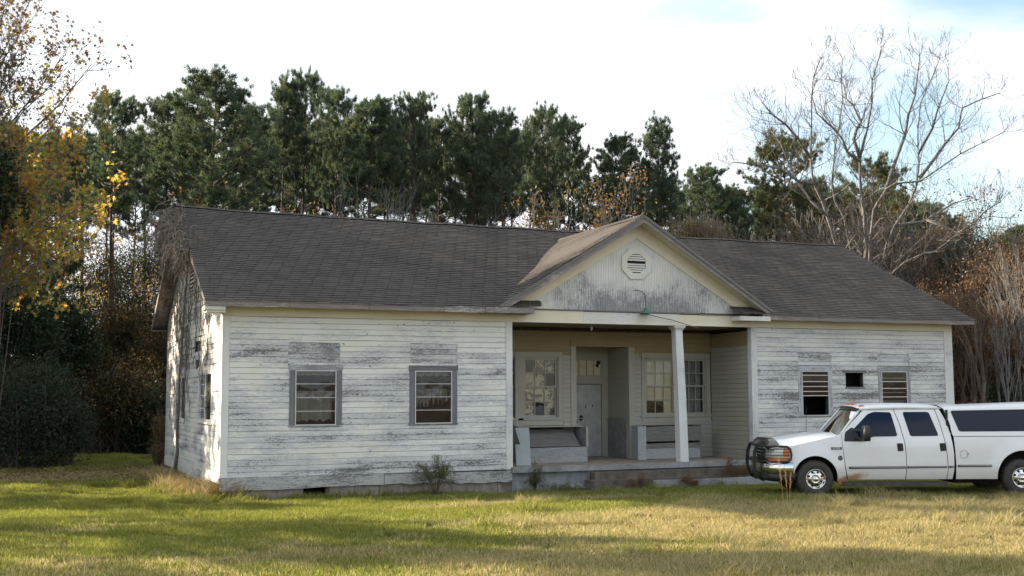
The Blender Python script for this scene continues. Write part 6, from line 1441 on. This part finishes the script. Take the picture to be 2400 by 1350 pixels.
# tall seed stalks in the foreground of the truck
sx, sy = 8.45, -9.6
st = empty('broomsedge_stalks', (sx, sy, gz(sx, sy)), label='three tall reddish seed stalks standing before the truck front wheel', cat='weed')
for k, (dx, h, l) in enumerate(((-.06, 1.02, -.10), (.03, .80, -.05), (.05, .74, .05))):
    MB().tube([(dx, 0, 0), (dx + l * .4, 0, h * .5), (dx + l, .0, h)], [.003, .0025, .0015], 4).build('stalk', M['red_straw'], st)
    P_ = np.array([(dx + l * t + RG.normal() * .006, RG.normal() * .006, h * t) for t in np.linspace(.62, 1, 24)]); link('seed_head', needle_mesh('seed_head', P_, np.tile([0, 0, 1.], (24, 1)), M['red_straw'], 4, .035, .004, .4), st)
for (x, y, h, seed) in ((9.6, -10.3, .55, 1), (5.2, -7.3, .36, 2), (7.6, -9.4, .34, 3)):
    s_ = MB().tube([(0, 0, 0), (.01, 0, h * .6), (.04, 0, h)], [.005, .004, .002], 3).build('grass_stalk', M['straw']); s_.location = (x, y, gz(x, y)); tag(s_, {1: 'single dry stalk between the truck wheels in the foreground', 2: 'short straw stalk left of centre on the lawn', 3: 'short straw stalk left of the reddish stalks'}[seed], 'weed')
# ---- lawn
def patch(name, n, size, hmin, hmax, wd, mat, coll, lie=.35, seed=0, clump=0):
    g = np.random.default_rng(seed); x = g.uniform(-size / 2, size / 2, (n, 2))
    if clump: c = g.uniform(-size / 2, size / 2, (clump, 2)); x = c[g.integers(0, clump, n)] + g.normal(size=(n, 2)) * .035
    h = g.uniform(hmin, hmax, n) * (1 + .5 * (g.random(n) > .93)); a = g.uniform(0, 6.283, n); bend = g.uniform(.1, 1, n) * lie * h * 2.0
    base = np.concatenate([x, np.full((n, 1), -.01)], 1); dirv = np.stack([np.cos(a), np.sin(a), 0 * a], 1); sd_ = np.stack([-np.sin(a + g.normal(size=n)), np.cos(a), 0 * a], 1) * (wd * g.uniform(.6, 1.3, n))[:, None]
    up = np.array([0, 0, 1.]); m1 = base + up * (h * .55)[:, None] + dirv * (bend * .3)[:, None]; t1 = base + up * h[:, None] + dirv * bend[:, None]
    V = np.stack([base - sd_, base + sd_, m1 + sd_ * .8, m1 - sd_ * .8, t1], 1).reshape(-1, 3); b = np.arange(n)[:, None] * 5
    F4 = np.concatenate([b, b + 1, b + 2, b + 3], 1); F3 = np.concatenate([b + 3, b + 2, b + 4, b + 4], 1)
    me = bpy.data.meshes.new(name); me.vertices.add(n * 5); me.vertices.foreach_set('co', V.ravel().astype(np.float32)); me.loops.add(n * 7)
    me.loops.foreach_set('vertex_index', np.concatenate([F4, F3[:, :3]], 1).ravel().astype(np.int32)); me.polygons.add(2 * n)
    ls = np.stack([np.arange(n) * 7, np.arange(n) * 7 + 4], 1).ravel().astype(np.int32); me.polygons.foreach_set('loop_start', ls); me.polygons.foreach_set('loop_total', np.tile([4, 3], n).astype(np.int32))
    at2 = me.attributes.new('rnd', 'FLOAT', 'FACE'); at2.data.foreach_set('value', np.repeat(g.random(n), 2).astype(np.float32)); me.materials.append(mat); me.update(calc_edges=True)
    o = bpy.data.objects.new(name, me); coll.objects.link(o); return o
GC = bpy.data.collections.new('grass_patches')
PS = .8
for k in range(4): patch('a%d' % k, 2300, PS * 1.15, .035, .09, .0048, M['grass'], GC, .45, k)
for k in range(2): patch('b%d' % k, 1100, PS * 1.1, .08, .17, .0045, M['grass'], GC, .9, 20 + k)
for k in range(2): patch('c%d' % k, 260, PS * .7, .12, .27, .0045, M['grass'], GC, .7, 40 + k, 9)
patch('d0', 260, .7, .10, .32, .0045, M['straw'], GC, .8, 60, 14)
pts = []; idx = []; rot = []; scl = []; rg = random.Random(2)
def inview(x, y, m=4.0):
    d = np.array([x, y, -.4]) - CAM; z = d @ FW
    if z < 5: return False
    u = F_PX * (d @ RT) / z; v = -F_PX * (d @ UP) / z; mm = m * F_PX / z
    return abs(u) < 1200 + mm and v < 700 + mm
def blocked(x, y):
    return (.0 < x < W - 0 and .05 < y < D) or (PX0 < x < PX1 and -.15 < y < 1) or (9.0 < x < 14.2 and -.80 < y < 0)
y = -18.0
while y < 22:
    x = -12.0
    while x < 44:
        if inview(x, y) and not blocked(x, y):
            d_ = math.hypot(x - CAM[0], y - CAM[1]); sc = 1.0
            pts.append((x + rg.uniform(-.1, .1), y + rg.uniform(-.1, .1), gz(x, y))); idx.append(rg.randrange(4)); rot.append(rg.uniform(0, 6.28)); scl.append(sc if d_ < 24 else 1.0)
            if 5.2 < x < 9.4 and -5.4 < y < -3.6 and rg.random() < .75: pts.pop(); idx.pop(); rot.pop(); scl.pop(); x += PS; continue
            tall = .10 + .55 * smooth01(2, 10, x) * smooth01(-6.5, -9.5, y) * smooth01(-14.5, -11, y) + .25 * max(0, nz(x * .5, y * .5, 8)) * 2 + (.3 if (-.9 < y < -.05 and 0 < x < PX1) else 0)
            if 0 < x < 8 and -6 < y < -3: tall *= .4
            if d_ < 19 and x < 5: tall *= .45
            if rg.random() < tall: pts.append((x, y, gz(x, y))); idx.append(4 + rg.randrange(2)); rot.append(rg.uniform(0, 6.28)); scl.append(rg.uniform(.7, 1.1))
            if rg.random() < tall * .35: pts.append((x + rg.uniform(-.3, .3), y + rg.uniform(-.3, .3), gz(x, y))); idx.append(6 + rg.randrange(2)); rot.append(rg.uniform(0, 6.28)); scl.append(rg.uniform(.6, 1.15))
        x += PS
    y += PS
# rank growth along the walls
for k in range(64):
    x, y = (rg.uniform(.0, 14), rg.uniform(-.75, -.25)) if k < 26 else (rg.uniform(-.9, -.15), rg.uniform(-.6, 9)); 
    if 9 < x < 14.2: y -= .7
    pts.append((x, y, gz(x, y))); idx.append(rg.choice((4, 5, 6, 7)) if k < 26 or rg.random() < .4 else 8); rot.append(rg.uniform(0, 6.28)); scl.append(rg.uniform(.6, 1.5) * (1.25 if k >= 26 and y < 4 else .8))
gm_ = bpy.data.meshes.new('lawn_grass'); gm_.vertices.add(len(pts)); gm_.vertices.foreach_set('co', np.array(pts, np.float32).ravel())
a1 = gm_.attributes.new('idx', 'INT', 'POINT'); a1.data.foreach_set('value', idx); a2 = gm_.attributes.new('rz', 'FLOAT', 'POINT'); a2.data.foreach_set('value', rot); a3 = gm_.attributes.new('scl', 'FLOAT', 'POINT'); a3.data.foreach_set('value', scl)
lawn = link('lawn_grass', gm_); tag(lawn, kind='stuff')
ng = bpy.data.node_groups.new('scatter_grass', 'GeometryNodeTree'); ng.interface.new_socket('Geometry', in_out='INPUT', socket_type='NodeSocketGeometry'); ng.interface.new_socket('Geometry', in_out='OUTPUT', socket_type='NodeSocketGeometry')
gi = ng.nodes.new('NodeGroupInput'); go = ng.nodes.new('NodeGroupOutput'); ip = ng.nodes.new('GeometryNodeInstanceOnPoints'); ci = ng.nodes.new('GeometryNodeCollectionInfo'); ci.inputs[0].default_value = GC; ci.inputs[1].default_value = True; ci.inputs[2].default_value = True
def natt(nm, ty): n_ = ng.nodes.new('GeometryNodeInputNamedAttribute'); n_.data_type = ty; n_.inputs[0].default_value = nm; return next(o for o in n_.outputs if o.enabled and o.name == 'Attribute')
cx_ = ng.nodes.new('ShaderNodeCombineXYZ'); e2r = ng.nodes.new('FunctionNodeEulerToRotation'); cs = ng.nodes.new('ShaderNodeCombineXYZ')
Lk = ng.links.new; Lk(gi.outputs[0], ip.inputs['Points']); Lk(ci.outputs[0], ip.inputs['Instance']); ip.inputs['Pick Instance'].default_value = True; Lk(natt('idx', 'INT'), ip.inputs['Instance Index']); Lk(natt('rz', 'FLOAT'), cx_.inputs[2]); Lk(cx_.outputs[0], e2r.inputs[0]); Lk(e2r.outputs[0], ip.inputs['Rotation'])
sa = natt('scl', 'FLOAT'); [Lk(sa, cs.inputs[i]) for i in range(3)]; Lk(cs.outputs[0], ip.inputs['Scale']); Lk(ip.outputs[0], go.inputs[0])
md = lawn.modifiers.new('scatter', 'NODES'); md.node_group = ng
# ---- fallen leaves
P_ = []; rg2 = np.random.default_rng(6)
while len(P_) < 5200:
    x, y = rg2.uniform(-9, 1), rg2.uniform(3, 16)
    dens = math.exp(-((y - 9.5) / 3.0) ** 2) + .12
    if x > -.2 and y > 0: continue
    if rg2.random() < dens: P_.append((x, y, gz(x, y) + .05 + rg2.uniform(0, .03)))
for k in range(500): x, y = rg2.uniform(-6, 14), rg2.uniform(-14, 0); P_.append((x, y, gz(x, y) + .05))
lt = link('leaf_litter', leaf_mesh('leaf_litter', np.array(P_), .045, M['litter'], up=2.5)); tag(lt, kind='stuff')
for (x, y, s, lab) in ((3.9, -12.9, .13, 'large curled brown leaf on the lawn at the bottom middle'), (9.0, -15.4, .12, 'curled brown leaf on the lawn near the bottom right corner')):
    me = leaf_mesh('fallen_leaf', np.array([[0., 0, 0]]), s, M['oak_brown'], True, up=6); o = link('fallen_leaf', me); p_ = (x, y, gz(x, y) + .09); o.location = p_; o.rotation_euler = (R(35), R(10), .4); tag(o, lab, 'leaf')
